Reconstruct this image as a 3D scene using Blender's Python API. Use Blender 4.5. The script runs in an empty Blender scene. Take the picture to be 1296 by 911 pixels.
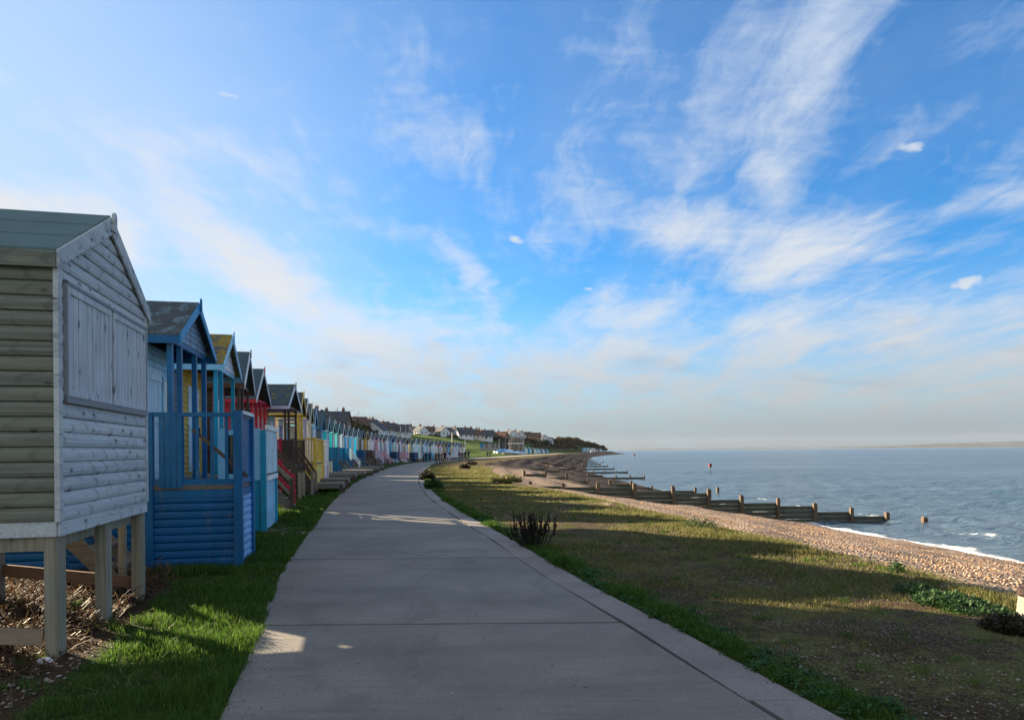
import bpy, bmesh, math, random
import numpy as np
from mathutils import Vector, Matrix
R = math.radians
random.seed(11); RNG = np.random.default_rng(7)
SC = bpy.context.scene; COL = SC.collection
F = 864.0; CX = 648.0; HY = 570.3; EYE = 1.7; ROLL = R(0.475)
def ray(px, py):                                  # photograph pixel -> direction (x, 1, z)
    u, v = (px - CX) / F, (HY - py) / F
    c, s = math.cos(ROLL), math.sin(ROLL)
    return u * c + v * s, v * c - u * s
def at(px, py, Y):
    u, v = ray(px, py); return Vector((u * Y, Y, EYE + v * Y))
def gr(px, py, z=0.0):
    u, v = ray(px, py); Y = (z - EYE) / v; return Vector((u * Y, Y, z))
# ---------------------------------------------------------------- tagging
def tag(o, label=None, cat=None, group=None, kind=None):
    if label: o['label'] = label
    if cat: o['category'] = cat
    if group: o['group'] = group
    if kind: o['kind'] = kind
    return o
def empty(name, loc=(0, 0, 0), rz=0.0, label=None, cat=None, group=None):
    o = bpy.data.objects.new(name, None); COL.objects.link(o)
    o.location = loc; o.rotation_euler = (0, 0, rz); o.empty_display_size = .2
    return tag(o, label, cat, group)
def copy_tree(o, parent=None):
    c = o.copy(); COL.objects.link(c); c.parent = parent
    for ch in list(o.children): copy_tree(ch, c)
    return c
# ---------------------------------------------------------------- mesh builder
class MB:
    def __init__(s): s.v = []; s.f = []
    def add(s, vs, fs):
        n = len(s.v); s.v.extend([tuple(v) for v in vs]); s.f.extend([tuple(n + i for i in f) for f in fs]); return s
    def hexa(s, p):     # 8 points: bottom 4 ccw, top 4 ccw
        return s.add(p, [(3, 2, 1, 0), (4, 5, 6, 7), (0, 1, 5, 4), (1, 2, 6, 5), (2, 3, 7, 6), (3, 0, 4, 7)])
    def box(s, x0, x1, y0, y1, z0, z1):
        if x0 > x1: x0, x1 = x1, x0
        if y0 > y1: y0, y1 = y1, y0
        if z0 > z1: z0, z1 = z1, z0
        return s.hexa([(x0, y0, z0), (x1, y0, z0), (x1, y1, z0), (x0, y1, z0), (x0, y0, z1), (x1, y0, z1), (x1, y1, z1), (x0, y1, z1)])
    def beam(s, p, q, w, h, up=(0, 0, 1)):   # bar from p to q, w across, h along 'up'
        p, q, up = Vector(p), Vector(q), Vector(up); d = (q - p).normalized()
        a = d.cross(up)
        if a.length < 1e-4: a = d.cross(Vector((1, 0, 0)))
        a.normalize(); b = a.cross(d).normalized(); a *= w / 2; b *= h / 2
        return s.hexa([p - a - b, p + a - b, q + a - b, q - a - b, p - a + b, p + a + b, q + a + b, q - a + b])
    def prism(s, pts, ext):                  # planar polygon extruded by vector ext
        n = len(pts); e = Vector(ext); a = [Vector(p) for p in pts]
        fs = [tuple(range(n))[::-1], tuple(range(n, 2 * n))] + [(i, (i + 1) % n, n + (i + 1) % n, n + i) for i in range(n)]
        return s.add(a + [p + e for p in a], fs)
    def tube(s, pts, rad, seg=8, cap=True):
        pts = [Vector(p) for p in pts]; rr = rad if isinstance(rad, (list, tuple)) else [rad] * len(pts)
        vs = []; fs = []
        for i, p in enumerate(pts):
            d = (pts[min(i + 1, len(pts) - 1)] - pts[max(i - 1, 0)]).normalized()
            a = d.cross(Vector((0, 0, 1)))
            if a.length < .05: a = d.cross(Vector((0, 1, 0)))
            a.normalize(); b = d.cross(a)
            for k in range(seg):
                t = 2 * math.pi * k / seg; vs.append(p + (a * math.cos(t) + b * math.sin(t)) * rr[i])
        for i in range(len(pts) - 1):
            for k in range(seg):
                k2 = (k + 1) % seg; fs.append((i * seg + k, i * seg + k2, (i + 1) * seg + k2, (i + 1) * seg + k))
        if cap: fs.append(tuple(range(seg))[::-1]); fs.append(tuple((len(pts) - 1) * seg + k for k in range(seg)))
        return s.add(vs, fs)
    def build(s, name, mat, parent=None, smooth=False, bevel=0):
        me = bpy.data.meshes.new(name); me.from_pydata(s.v, [], s.f); me.validate()
        bm = bmesh.new(); bm.from_mesh(me)
        bmesh.ops.recalc_face_normals(bm, faces=bm.faces)
        if bevel: bmesh.ops.bevel(bm, geom=list(bm.edges), offset=bevel, segments=1, affect='EDGES', profile=.5)
        bm.to_mesh(me); bm.free()
        if smooth: me.polygons.foreach_set('use_smooth', [True] * len(me.polygons))
        if mat: me.materials.append(mat)
        o = bpy.data.objects.new(name, me); COL.objects.link(o); o.parent = parent
        return o
def np_mesh(name, verts, faces_flat, per, mat, parent=None, smooth=False):
    """verts (n,3), faces_flat int array of per-gon faces"""
    me = bpy.data.meshes.new(name); nv = len(verts); nf = len(faces_flat) // per
    me.vertices.add(nv); me.vertices.foreach_set('co', np.asarray(verts, np.float32).ravel())
    me.loops.add(nf * per); me.loops.foreach_set('vertex_index', np.asarray(faces_flat, np.int32).ravel())
    me.polygons.add(nf); me.polygons.foreach_set('loop_start', np.arange(nf, dtype=np.int32) * per)
    try: me.polygons.foreach_set('loop_total', np.full(nf, per, np.int32))
    except Exception: pass
    me.update(calc_edges=True); me.validate()
    if smooth: me.polygons.foreach_set('use_smooth', [True] * len(me.polygons))
    if mat: me.materials.append(mat)
    o = bpy.data.objects.new(name, me); COL.objects.link(o); o.parent = parent
    return o
# ---------------------------------------------------------------- node helpers
class NT:
    def __init__(s, nt): s.t = nt; s.n = nt.nodes; s.l = nt.links
    def new(s, typ, **kw):
        n = s.n.new(typ)
        for k, v in kw.items():
            if hasattr(n, k): setattr(n, k, v)
        return n
    def set(s, sock, v):
        if isinstance(v, bpy.types.NodeSocket): s.l.new(v, sock)
        elif v is not None:
            if sock.type == 'RGBA' and isinstance(v, (tuple, list)): sock.default_value = tuple(v)[:3] + (1,)
            else: sock.default_value = v
    def math(s, op, a, b=None, c=None, clamp=False):
        n = s.new('ShaderNodeMath', operation=op, use_clamp=clamp)
        s.set(n.inputs[0], a)
        if b is not None: s.set(n.inputs[1], b)
        if c is not None: s.set(n.inputs[2], c)
        return n.outputs[0]
    def mix(s, fac, a, b, mode='MIX'):
        n = s.new('ShaderNodeMix', data_type='RGBA', blend_type=mode)
        s.set(n.inputs[0], fac); s.set(n.inputs[6], a); s.set(n.inputs[7], b); return n.outputs[2]
    def mix_f(s, fac, a, b):
        n = s.new('ShaderNodeMix', data_type='FLOAT'); s.set(n.inputs[0], fac); s.set(n.inputs[2], a); s.set(n.inputs[3], b); return n.outputs[0]
    def coord(s, kind='Object'): return s.new('ShaderNodeTexCoord').outputs[kind]
    def mapping(s, vec, scale=(1, 1, 1), rot=(0, 0, 0), loc=(0, 0, 0)):
        n = s.new('ShaderNodeMapping'); s.set(n.inputs[0], vec); n.inputs['Scale'].default_value = scale
        n.inputs['Rotation'].default_value = rot; n.inputs['Location'].default_value = loc; return n.outputs[0]
    def noise(s, vec, scale, detail=3, rough=.55, dist=0.0, out=0):
        n = s.new('ShaderNodeTexNoise'); s.set(n.inputs['Vector'], vec); s.set(n.inputs['Scale'], scale)
        n.inputs['Detail'].default_value = detail; n.inputs['Roughness'].default_value = rough
        n.inputs['Distortion'].default_value = dist; return n.outputs[out]
    def voro(s, vec, scale, feature='F1', out='Distance', rand=1.0):
        n = s.new('ShaderNodeTexVoronoi', feature=feature); s.set(n.inputs['Vector'], vec); s.set(n.inputs['Scale'], scale)
        n.inputs['Randomness'].default_value = rand; return n.outputs[out]
    def ramp(s, fac, stops, interp='LINEAR'):
        n = s.new('ShaderNodeValToRGB'); s.set(n.inputs[0], fac); cr = n.color_ramp; cr.interpolation = interp
        while len(cr.elements) < len(stops): cr.elements.new(.5)
        for e, (p, c) in zip(cr.elements, stops):
            e.position = p; e.color = (c, c, c, 1) if isinstance(c, (int, float)) else tuple(c)[:3] + (1,)
        return n.outputs[0]
    def step(s, v, a, b):   # smooth 0..1 between a and b
        n = s.new('ShaderNodeMapRange', interpolation_type='SMOOTHSTEP'); s.set(n.inputs[0], v)
        n.inputs[1].default_value = a; n.inputs[2].default_value = b; return n.outputs[0]
    def sep(s, v):
        n = s.new('ShaderNodeSeparateXYZ'); s.set(n.inputs[0], v); return n.outputs
    def comb(s, x, y, z):
        n = s.new('ShaderNodeCombineXYZ'); s.set(n.inputs[0], x); s.set(n.inputs[1], y); s.set(n.inputs[2], z); return n.outputs[0]
    def attr(s, name, out='Fac'): return s.new('ShaderNodeAttribute', attribute_name=name).outputs[out]
    def bump(s, h, strength=.5, dist=.01, normal=None):
        n = s.new('ShaderNodeBump'); s.set(n.inputs['Height'], h); n.inputs['Strength'].default_value = strength
        n.inputs['Distance'].default_value = dist
        if normal is not None: s.l.new(normal, n.inputs['Normal'])
        return n.outputs[0]
MATS = {}
def material(name):
    m = bpy.data.materials.new(name); m.use_nodes = True; nt = NT(m.node_tree)
    b = m.node_tree.nodes['Principled BSDF']; b.inputs['Specular IOR Level'].default_value = .3
    return m, nt, b
def scl(c, k): return tuple(min(1, x * k) for x in c[:3])
def lerp(a, b, t): return tuple(x + (y - x) * t for x, y in zip(a, b))
def sr(r, g, b):   # sRGB 0-255 -> linear
    f = lambda x: (x / 255 / 12.92) if x <= 10 else ((x / 255 + .055) / 1.055) ** 2.4
    return (f(r), f(g), f(b))
def wood(name, base, direction='x', knots=.5, rough=.75, var=.35, pitch=0.0, tint=None, fine=1.0):
    """timber with grain along x, y or z of the object"""
    if name in MATS: return MATS[name]
    m, t, b = material(name); co = t.coord()
    lo, hi = .9, 38.0
    sc = {'x': (lo, hi, hi), 'y': (hi, lo, hi), 'z': (hi, hi, lo)}[direction]
    g1 = t.noise(t.mapping(co, sc), 1.0 * fine, 4, .6, .6)
    g2 = t.noise(co, 1.7, 3, .6)
    if pitch:
        z = t.sep(co)[2]; idx = t.math('FLOOR', t.math('DIVIDE', z, pitch))
        w = t.new('ShaderNodeTexWhiteNoise', noise_dimensions='1D'); t.l.new(idx, w.inputs['W'])
        rb = w.outputs['Value']; off = t.comb(t.math('MULTIPLY', rb, 7.3), t.math('MULTIPLY', rb, 5.1), 0)
        n = t.new('ShaderNodeVectorMath', operation='ADD'); t.l.new(co, n.inputs[0]); t.l.new(off, n.inputs[1]); kc = n.outputs[0]
    else: rb = t.noise(co, 3.1, 0); kc = co
    ks = {'x': (4.2, 4.2, 8), 'y': (4.2, 4.2, 8), 'z': (8, 8, 3.4)}[direction]
    kd = t.voro(t.mapping(kc, ks), 1.0)
    ring = t.math('SINE', t.math('MULTIPLY', kd, 34)); near = t.step(kd, .42, .12)
    ringm = t.math('MULTIPLY', t.step(ring, .55, .95), near)
    knot = t.step(kd, .19, .10)
    c = t.mix(t.step(g1, .35, .7), scl(base, 1 - var * .9), scl(base, 1 + var * .55))
    c = t.mix(t.math('MULTIPLY', t.step(g2, .35, .7), .5), c, scl(tint or base, .72))
    c = t.mix(t.math('MULTIPLY', rb, .45), c, scl(tint or base, 1.25))
    c = t.mix(t.math('MULTIPLY', ringm, .5 * knots), c, scl(base, .32))
    c = t.mix(t.math('MULTIPLY', knot, .95 * knots), c, scl(base, .16))
    if pitch and knots > .4:     # resin arcs that cross each board at its whorls
        zf_ = t.math('SUBTRACT', t.math('FRACT', t.math('DIVIDE', z, pitch)), .45); q2 = t.math('MULTIPLY', t.math('MULTIPLY', zf_, zf_), 1.1)
        xx = t.sep(co)[0 if direction == 'x' else 1]; wb = t.math('MULTIPLY', t.noise(co, 6, 2), .5)
        ph = t.math('ADD', t.math('ADD', t.math('MULTIPLY', xx, 3.1), t.math('MULTIPLY', rb, 3.0)), t.math('ADD', q2, wb))
        arc = t.step(t.math('SINE', t.math('MULTIPLY', ph, 6.283)), .90, .99)
        arc2 = t.step(t.math('SINE', t.math('ADD', t.math('MULTIPLY', ph, 6.283), .55)), .93, .99)
        am = t.step(t.noise(t.mapping(kc, (2.2, 2.2, 9)), 1.0, 1), .42, .56)
        c = t.mix(t.math('MULTIPLY', t.math('MULTIPLY', t.math('MAXIMUM', arc, t.math('MULTIPLY', arc2, .6)), am), .62 * knots), c, scl(base, .34))
    t.l.new(c, b.inputs['Base Color']); b.inputs['Roughness'].default_value = rough
    h = t.math('SUBTRACT', g1, t.math('MULTIPLY', knot, .5 * knots))
    t.l.new(t.bump(h, .5, .004), b.inputs['Normal']); MATS[name] = m; return m
def paint(name, base, wear=.25, rough=.5, under=(.16, .14, .12), scale=6.0):
    if name in MATS: return MATS[name]
    m, t, b = material(name); co = t.coord()
    n1 = t.noise(co, scale, 5, .65); n2 = t.noise(t.mapping(co, (25, 25, 3)), 1.0, 4, .6); n3 = t.noise(co, 1.3, 2)
    c = t.mix(t.step(n3, .3, .7), scl(base, .82), scl(base, 1.12))
    c = t.mix(t.math('MULTIPLY', t.step(n2, .5, .75), .25), c, scl(base, .6))
    zi = t.math('FLOOR', t.math('DIVIDE', t.sep(co)[2], .115)); wn = t.new('ShaderNodeTexWhiteNoise', noise_dimensions='1D'); t.l.new(zi, wn.inputs['W'])
    c = t.mix(t.math('MULTIPLY', wn.outputs['Value'], .22), c, scl(base, .62)); n4 = t.noise(t.mapping(co, (3, 3, .9)), 2.0, 6, .7, .8); c = t.mix(t.math('MULTIPLY', t.step(n4, .52, .72), .35), c, lerp(base, (.16, .17, .15), .6))
    w = t.math('MULTIPLY', t.step(n1, .66 - wear * .25, .74 - wear * .25), min(1, wear * 2.4))
    c = t.mix(w, c, under)
    t.l.new(c, b.inputs['Base Color']); t.l.new(t.mix(w, (rough,) * 3, (.85,) * 3), b.inputs['Roughness'])
    t.l.new(t.bump(n2, .25, .002), b.inputs['Normal']); MATS[name] = m; return m
def plain(name, base, rough=.6, metal=0.0, var=.15, scale=8.0):
    if name in MATS: return MATS[name]
    m, t, b = material(name); n1 = t.noise(t.coord(), scale, 4, .6)
    t.l.new(t.mix(t.step(n1, .3, .7), scl(base, 1 - var), scl(base, 1 + var)), b.inputs['Base Color'])
    b.inputs['Roughness'].default_value = rough; b.inputs['Metallic'].default_value = metal; MATS[name] = m; return m
def felt(name, base, moss=None, amount=.5):
    if name in MATS: return MATS[name]
    m, t, b = material(name); co = t.coord()
    g = t.noise(co, 160, 2, .7); n = t.noise(co, 2.2, 5, .65, .4)
    c = t.mix(t.step(g, .35, .7), scl(base, .7), scl(base, 1.3))
    c = t.mix(t.math('MULTIPLY', t.step(n, .4, .7), .5), c, scl(base, .6))
    if moss:
        mo = t.noise(co, 3.4, 6, .7, .5)
        c = t.mix(t.step(mo, .62 - amount * .3, .72 - amount * .3), c, t.mix(t.noise(co, 30, 3), scl(moss, .5), scl(moss, 1.4)))
    t.l.new(c, b.inputs['Base Color']); b.inputs['Roughness'].default_value = .9
    t.l.new(t.bump(t.math('ADD', g, t.math('MULTIPLY', n, 2)), .5, .004), b.inputs['Normal']); MATS[name] = m; return m
def glass(name='window_glass'):
    if name in MATS: return MATS[name]
    m, t, b = material(name); b.inputs['Base Color'].default_value = (.02, .03, .035, 1); b.inputs['Roughness'].default_value = .06
    b.inputs['Specular IOR Level'].default_value = .8; MATS[name] = m; return m
# ---------------------------------------------------------------- plan curves, all x as a function of y (metres)
def curve(pts, sm=.07):
    xs = np.array([p[0] for p in pts], float); ys = np.array([p[1] for p in pts], float)
    def f(Y):
        Y = np.asarray(Y, float); w = sm * (4 + np.abs(Y)); acc = 0
        for k in (-1, -.66, -.33, 0, .33, .66, 1): acc = acc + np.interp(Y + k * w, xs, ys)
        return acc / 7
    return f
def ext(pts, slope):   # carry the first piece on behind the camera
    y, x = pts[0]; return [(y - 40, x - 40 * slope)] + pts
pathL = curve(ext([(4.35, -1.89), (5.3, -2.13), (6.75, -2.47), (8.5, -2.99), (10.8, -3.55), (13.2, -4.05), (15.9, -4.6), (19.4, -5.4), (27.2, -6.9), (34, -8.1), (50.3, -10.6), (70, -12.8), (94, -14.6), (118, -14.9), (141, -12.4), (186, -6.2), (320, 14), (400, 26), (600, 60), (900, 128)], -.257))
pathR = curve(ext([(4.27, 2.07), (5.34, 1.80), (7.02, 1.42), (8.32, 1.05), (10.27, .6), (13.27, -.03), (16.1, -.73), (22.8, -2.2), (27.7, -3.15), (36.4, -4.6), (61.7, -7.95), (94, -11.0), (118, -11.2), (141, -8.4), (186, -1.9), (320, 19), (400, 31), (600, 65), (900, 133)], -.257))
hutF = curve(ext([(5.65, -3.79), (8.03, -4.34), (12, -5.7), (16.3, -6.77), (20, -7.75), (24, -8.86), (27.5, -9.2), (31.2, -9.8), (34.6, -10.6), (39, -11.6), (43, -12.4), (49.6, -13.9), (60, -15.8), (75, -17.9), (85, -18.7), (95, -19.2), (105, -19.3), (122, -17.4), (145, -12.8), (160, -10.6), (186, -9), (320, 11), (900, 125)], -.23))
toe = curve([(-60, 2), (5, -9.5), (50, -22), (100, -27), (150, -22), (186, -13), (250, -4), (320, 6), (400, 18), (600, 50), (900, 118)])
crest = curve([(-60, -50), (150, -62), (250, -72), (280, -70), (320, -64), (380, -52), (450, -18), (500, 5), (600, 30), (750, 70), (900, 110)])
crestZ = curve([(-60, 10), (560, 11), (660, 11), (740, 10.5), (800, 8.5), (850, 6), (885, 2), (900, -2)], .01)
grassE = curve(ext([(4, 6.6), (8, 5.7), (9.2, 5.35), (10.95, 5.2), (13, 4.7), (14.7, 4.35), (21.6, 3.0), (25.9, 2.3), (32, .8), (36, -.2), (60, -2.8), (94, -3.6), (120, -1.5), (141, 2), (186, 9), (320, 25), (400, 36), (600, 70), (900, 134)], -.22), .05)
shore = curve([(-60, 24), (10, 17.6), (21.6, 16.2), (28, 14.95), (35, 14.3), (57, 13.6), (100, 12.6), (123, 13.2), (173, 19), (262, 29), (351, 41), (450, 60), (600, 98), (650, 110), (700, 112), (900, 137)])
SEA = -2.0
def profile(Y):
    """cross-section of the land at Y: lists of x, z"""
    pl, pr, ge, sh, tw, cr, cz = float(pathL(Y)), float(pathR(Y)), float(grassE(Y)), float(shore(Y)), float(toe(Y)), float(crest(Y)), float(crestZ(Y))
    cr = min(cr, tw - 3)
    ge = max(ge, pr + .8); sh = max(sh, ge + 3); far = 1.0 if Y > 840 else 0.0
    sink = -3.5 * max(0, min(1, (Y - 840) / 50))
    d = sh - ge
    x = [cr - 600, cr - 120, cr - 25, cr, cr + (tw - cr) * .25, cr + (tw - cr) * .6, cr + (tw - cr) * .88, tw, tw + (pl - tw) * .3, pl - 1.2, pl - .03, pl + .04, pr - .04, pr + .03, pr + 1.0, pr + (ge - pr) * .75, ge, ge + d * .12, ge + d * .32, ge + d * .7, sh, sh + 3, sh + 14, sh + 60]
    z = [cz + 2, cz + 1.5, cz + .4, cz, cz * .80, cz * .38, cz * .08 + .05, .04, .0, .0, -.015, -.07, -.07, -.012, .0, -.01, -.03, -.22, -.62, -1.38, SEA, SEA - .55, SEA - 1.6, SEA - 4]
    z = [a + (sink if a > SEA - .1 else 0) for a in z]
    return x, z
def gz(X, Y):
    x, z = profile(Y); return float(np.interp(X, x, z))
SUN_STRENGTH = 5.0; SKY_STRENGTH = .05; EXPOSURE = 2.15
SKY_TINT = (.23, .70, 1.06)
_E = 2 ** -EXPOSURE
def _d(r, g, b): return tuple(x * _E for x in sr(r, g, b))      # a display colour expressed as sky radiance
C_HOR = _d(130, 143, 157); C_LOW = _d(190, 192, 194); C_MID = _d(228, 231, 234); C_TOP = _d(208, 224, 244); C_GREY = _d(160, 172, 188); C_GLOW = _d(200, 219, 244)
# px, py, rx, ry, tilt, weight
CLOUDS = [(1015, 120, 210, 85, 62, .66), (975, 220, 110, 55, -75, .62), (1080, 15, 90, 26, 8, .55), (880, 290, 280, 50, -14, .74), (1010, 325, 150, 55, 5, .85), (900, 60, 160, 60, 20, .42),
 (770, 260, 140, 36, -18, .62), (1190, 145, 170, 50, 12, .5), (1250, 255, 130, 24, 6, .6), (330, 345, 230, 60, -30, .85), (20, 262, 130, 34, -8, .9), (130, 290, 120, 50, -20, .85),
 (600, 345, 110, 28, -35, .55), (790, 405, 120, 34, 4, .72), (960, 410, 140, 36, 3, .78), (1150, 430, 220, 80, 0, .78), (500, 440, 220, 60, -12, .82), (200, 240, 120, 26, -6, .5), (760, 440, 320, 60, 0, .7), (560, 180, 200, 40, -35, .36), (480, 285, 120, 26, -10, .48), (100, 170, 200, 60, -10, .35), (1250, 40, 120, 40, 20, .4)]
PUFFS = [(1153, 186, 30, 11, -8, .95), (1228, 358, 46, 12, 4, .9), (290, 121, 26, 6, 0, .8), (653, 304, 20, 8, -5, .85), (905, 281, 14, 7, 0, .75), (745, 366, 14, 6, 0, .65), (386, 378, 18, 6, 5, .8), (548, 298, 24, 8, 12, .6), (1150, 400, 28, 8, 0, .6), (470, 282, 24, 8, -6, .6)]
HAZE = 1.8e-5
# ================================================================ camera, sun, sky
cam = bpy.data.cameras.new('camera'); camo = bpy.data.objects.new('camera', cam); COL.objects.link(camo)
camo.location = (0, 0, EYE)
camo.matrix_world = Matrix.Translation((0, 0, EYE)) @ Matrix.Rotation(R(90), 4, 'X') @ Matrix.Rotation(-ROLL, 4, 'Z')
cam.sensor_width = 36; cam.lens = 36 * F / 1296; cam.shift_y = (HY - 455.5) / 1296; cam.clip_start = .1; cam.clip_end = 40000
SC.camera = camo
SUN_EL = R(16.6); SUN_AZ = math.atan2(-1.0, .64)       # azimuth measured from +Y towards +X
sun_dir = Vector((math.sin(SUN_AZ) * math.cos(SUN_EL), math.cos(SUN_AZ) * math.cos(SUN_EL), math.sin(SUN_EL)))
sl = bpy.data.lights.new('sun', 'SUN'); sl.energy = SUN_STRENGTH; sl.angle = R(.5); sl.color = (1.0, .81, .56)
so = bpy.data.objects.new('sun', sl); COL.objects.link(so); so.rotation_euler = sun_dir.to_track_quat('Z', 'Y').to_euler()
so.location = (-20, 10, 30)
w = bpy.data.worlds.new('World'); SC.world = w; w.use_nodes = True; t = NT(w.node_tree)
bg = w.node_tree.nodes['Background']; bg.inputs['Strength'].default_value = SKY_STRENGTH
sky = t.new('ShaderNodeTexSky', sky_type='NISHITA'); sky.sun_disc = False; sky.sun_elevation = SUN_EL; sky.sun_rotation = SUN_AZ
sky.air_density = 1.0; sky.dust_density = .6; sky.ozone_density = 2.5; sky.altitude = 0
d = t.coord('Generated'); dx, dy, dz = t.sep(d)
az = t.math('ARCTAN2', dx, dy); el = t.math('ARCSINE', dz)
zc = t.math('ADD', t.math('MAXIMUM', dz, 0.0), .10)
P = t.comb(t.math('DIVIDE', dx, zc), t.math('DIVIDE', dy, zc), 0)
warp = t.noise(P, .8, 4, .6, out=1)
v = t.new('ShaderNodeVectorMath', operation='MULTIPLY_ADD'); t.l.new(warp, v.inputs[0]); v.inputs[1].default_value = (.5, .5, .5); t.l.new(P, v.inputs[2]); PW = v.outputs[0]
AE = t.comb(az, el, 0)
wisp = t.noise(t.mapping(PW, (2.6, 1.0, 1), (0, 0, R(28))), 1.3, 9, .62, .3)
puff = t.noise(t.mapping(AE, (9, 22, 1)), 1.0, 7, .62, .35)
fine = t.noise(t.mapping(PW, (9, 2.2, 1), (0, 0, R(-32))), 1.0, 7, .68, .6)
fine2 = t.noise(t.mapping(PW, (2.5, 8, 1), (0, 0, R(20))), 1.0, 7, .68, .6); fine = t.math('ADD', t.math('MULTIPLY', fine, .6), t.math('MULTIPLY', fine2, .4))
def blob(px, py, rx, ry, tilt=0.0, wgt=1.0):
    """a soft patch of cloud centred on a direction of the sky; sizes in hundredths of a radian-ish pixels"""
    u, vv = ray(px, py); a0 = math.atan(u); e0 = math.atan(vv / math.hypot(1, u))
    sa = rx / F * math.cos(a0) ** 2; se = ry / F * math.cos(e0) ** 2 * math.cos(a0); c, s_ = math.cos(R(tilt)), math.sin(R(tilt))
    da = t.math('SUBTRACT', az, a0); de = t.math('SUBTRACT', el, e0)
    p = t.math('ADD', t.math('MULTIPLY', da, c / sa), t.math('MULTIPLY', de, s_ / sa))
    q = t.math('SUBTRACT', t.math('MULTIPLY', de, c / se), t.math('MULTIPLY', da, s_ / se))
    r2 = t.math('ADD', t.math('MULTIPLY', p, p), t.math('MULTIPLY', q, q))
    return t.math('MULTIPLY', t.math('EXPONENT', t.math('MULTIPLY', r2, -1.0)), wgt)
cov = None
for args in CLOUDS:
    bl = blob(*args); cov = bl if cov is None else t.math('MAXIMUM', cov, bl)
low = t.math('MULTIPLY', t.step(el, R(20), R(4)), .85); den = None
lft = t.math('MULTIPLY', t.math('MULTIPLY', t.step(az, R(-8), R(-42)), t.step(el, R(36), R(8))), .33)
cov = t.math('MAXIMUM', t.math('MAXIMUM', cov, low), lft)
cov = t.math("MAXIMUM", cov, t.math("MULTIPLY", t.step(t.noise(t.mapping(PW, (.7, .45, 1)), 1.0, 3, .5), .42, .70), .44))
unseen = t.math("MAXIMUM", t.step(el, R(40), R(60)), t.step(dy, .25, -.3)); cov = t.math("MAXIMUM", cov, t.math("MULTIPLY", unseen, .72))  # white cloud added outside the view to lift and neutralise the ambient light
den = t.math('ADD', t.math('MULTIPLY', wisp, .55), t.math('ADD', t.math('MULTIPLY', puff, .20), t.math('MULTIPLY', t.mix_f(t.step(el, R(6), R(16)), .5, fine), .55)))
# cloud appears where noise exceeds 1-coverage
cl = t.math('MULTIPLY', t.step(t.math('ADD', den, t.math('MULTIPLY', cov, .46)), .70, 1.14), .95)
solid = None
for args in PUFFS:
    bl = blob(*args); solid = bl if solid is None else t.math('MAXIMUM', solid, bl)
pn = t.noise(t.mapping(AE, (45, 80, 1)), 1.0, 5, .6, .4)
cl = t.math('MAXIMUM', cl, t.math('MULTIPLY', t.step(t.math('ADD', t.math('MULTIPLY', pn, .7), t.math('MULTIPLY', solid, .6)), .62, .95), .85))
veil = t.math('MULTIPLY', t.step(t.noise(t.mapping(PW, (.8, .5, 1)), 1.0, 6, .65), .38, .75), .17); cl = t.math('MAXIMUM', cl, veil)
haze = t.step(el, R(15), R(0))
cl = t.math('MAXIMUM', cl, t.math('MULTIPLY', t.math('MULTIPLY', haze, .9), t.math('ADD', .78, t.math('MULTIPLY', puff, .45)), clamp=True))
k = 1.0 / SKY_STRENGTH
ccol = t.ramp(t.math('DIVIDE', el, R(35)), [(0.0, C_HOR), (.10, C_LOW), (.30, C_MID), (1.0, C_TOP)])
shade = t.noise(t.mapping(AE, (7, 26, 1)), 1.0, 5, .55, .5)
ccol = t.mix(t.math('MULTIPLY', t.step(shade, .52, .75), t.math('MULTIPLY', t.step(el, R(14), R(5)), .55)), ccol, C_GREY)
ccol = t.mix(t.math('MULTIPLY', t.math('MULTIPLY', t.step(az, R(0), R(-35)), t.step(el, R(1), R(12))), .8), ccol, _d(236, 236, 236))
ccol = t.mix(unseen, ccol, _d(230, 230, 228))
sc_ = t.new('ShaderNodeVectorMath', operation='SCALE'); t.l.new(ccol, sc_.inputs[0]); sc_.inputs['Scale'].default_value = k
skyc = t.mix(1.0, sky.outputs[0], SKY_TINT, 'MULTIPLY')
glow = t.math('MULTIPLY', t.math('MULTIPLY', t.step(az, R(2), R(-38)), t.step(el, R(62), R(14))), .85)
gl = t.new('ShaderNodeVectorMath', operation='SCALE'); gl.inputs[0].default_value = C_GLOW; gl.inputs['Scale'].default_value = k
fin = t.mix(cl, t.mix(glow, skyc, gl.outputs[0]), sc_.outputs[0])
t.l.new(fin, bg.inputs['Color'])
vs = SC.view_settings; vs.view_transform = 'Standard'; vs.look = 'None'; vs.exposure = EXPOSURE; vs.gamma = 1; vs.use_curve_mapping = False
SC.cycles.max_bounces = 6; SC.cycles.diffuse_bounces = 3; SC.cycles.glossy_bounces = 3; SC.cycles.transmission_bounces = 3; SC.cycles.transparent_max_bounces = 6
SC.cycles.caustics_reflective = False; SC.cycles.caustics_refractive = False
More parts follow.
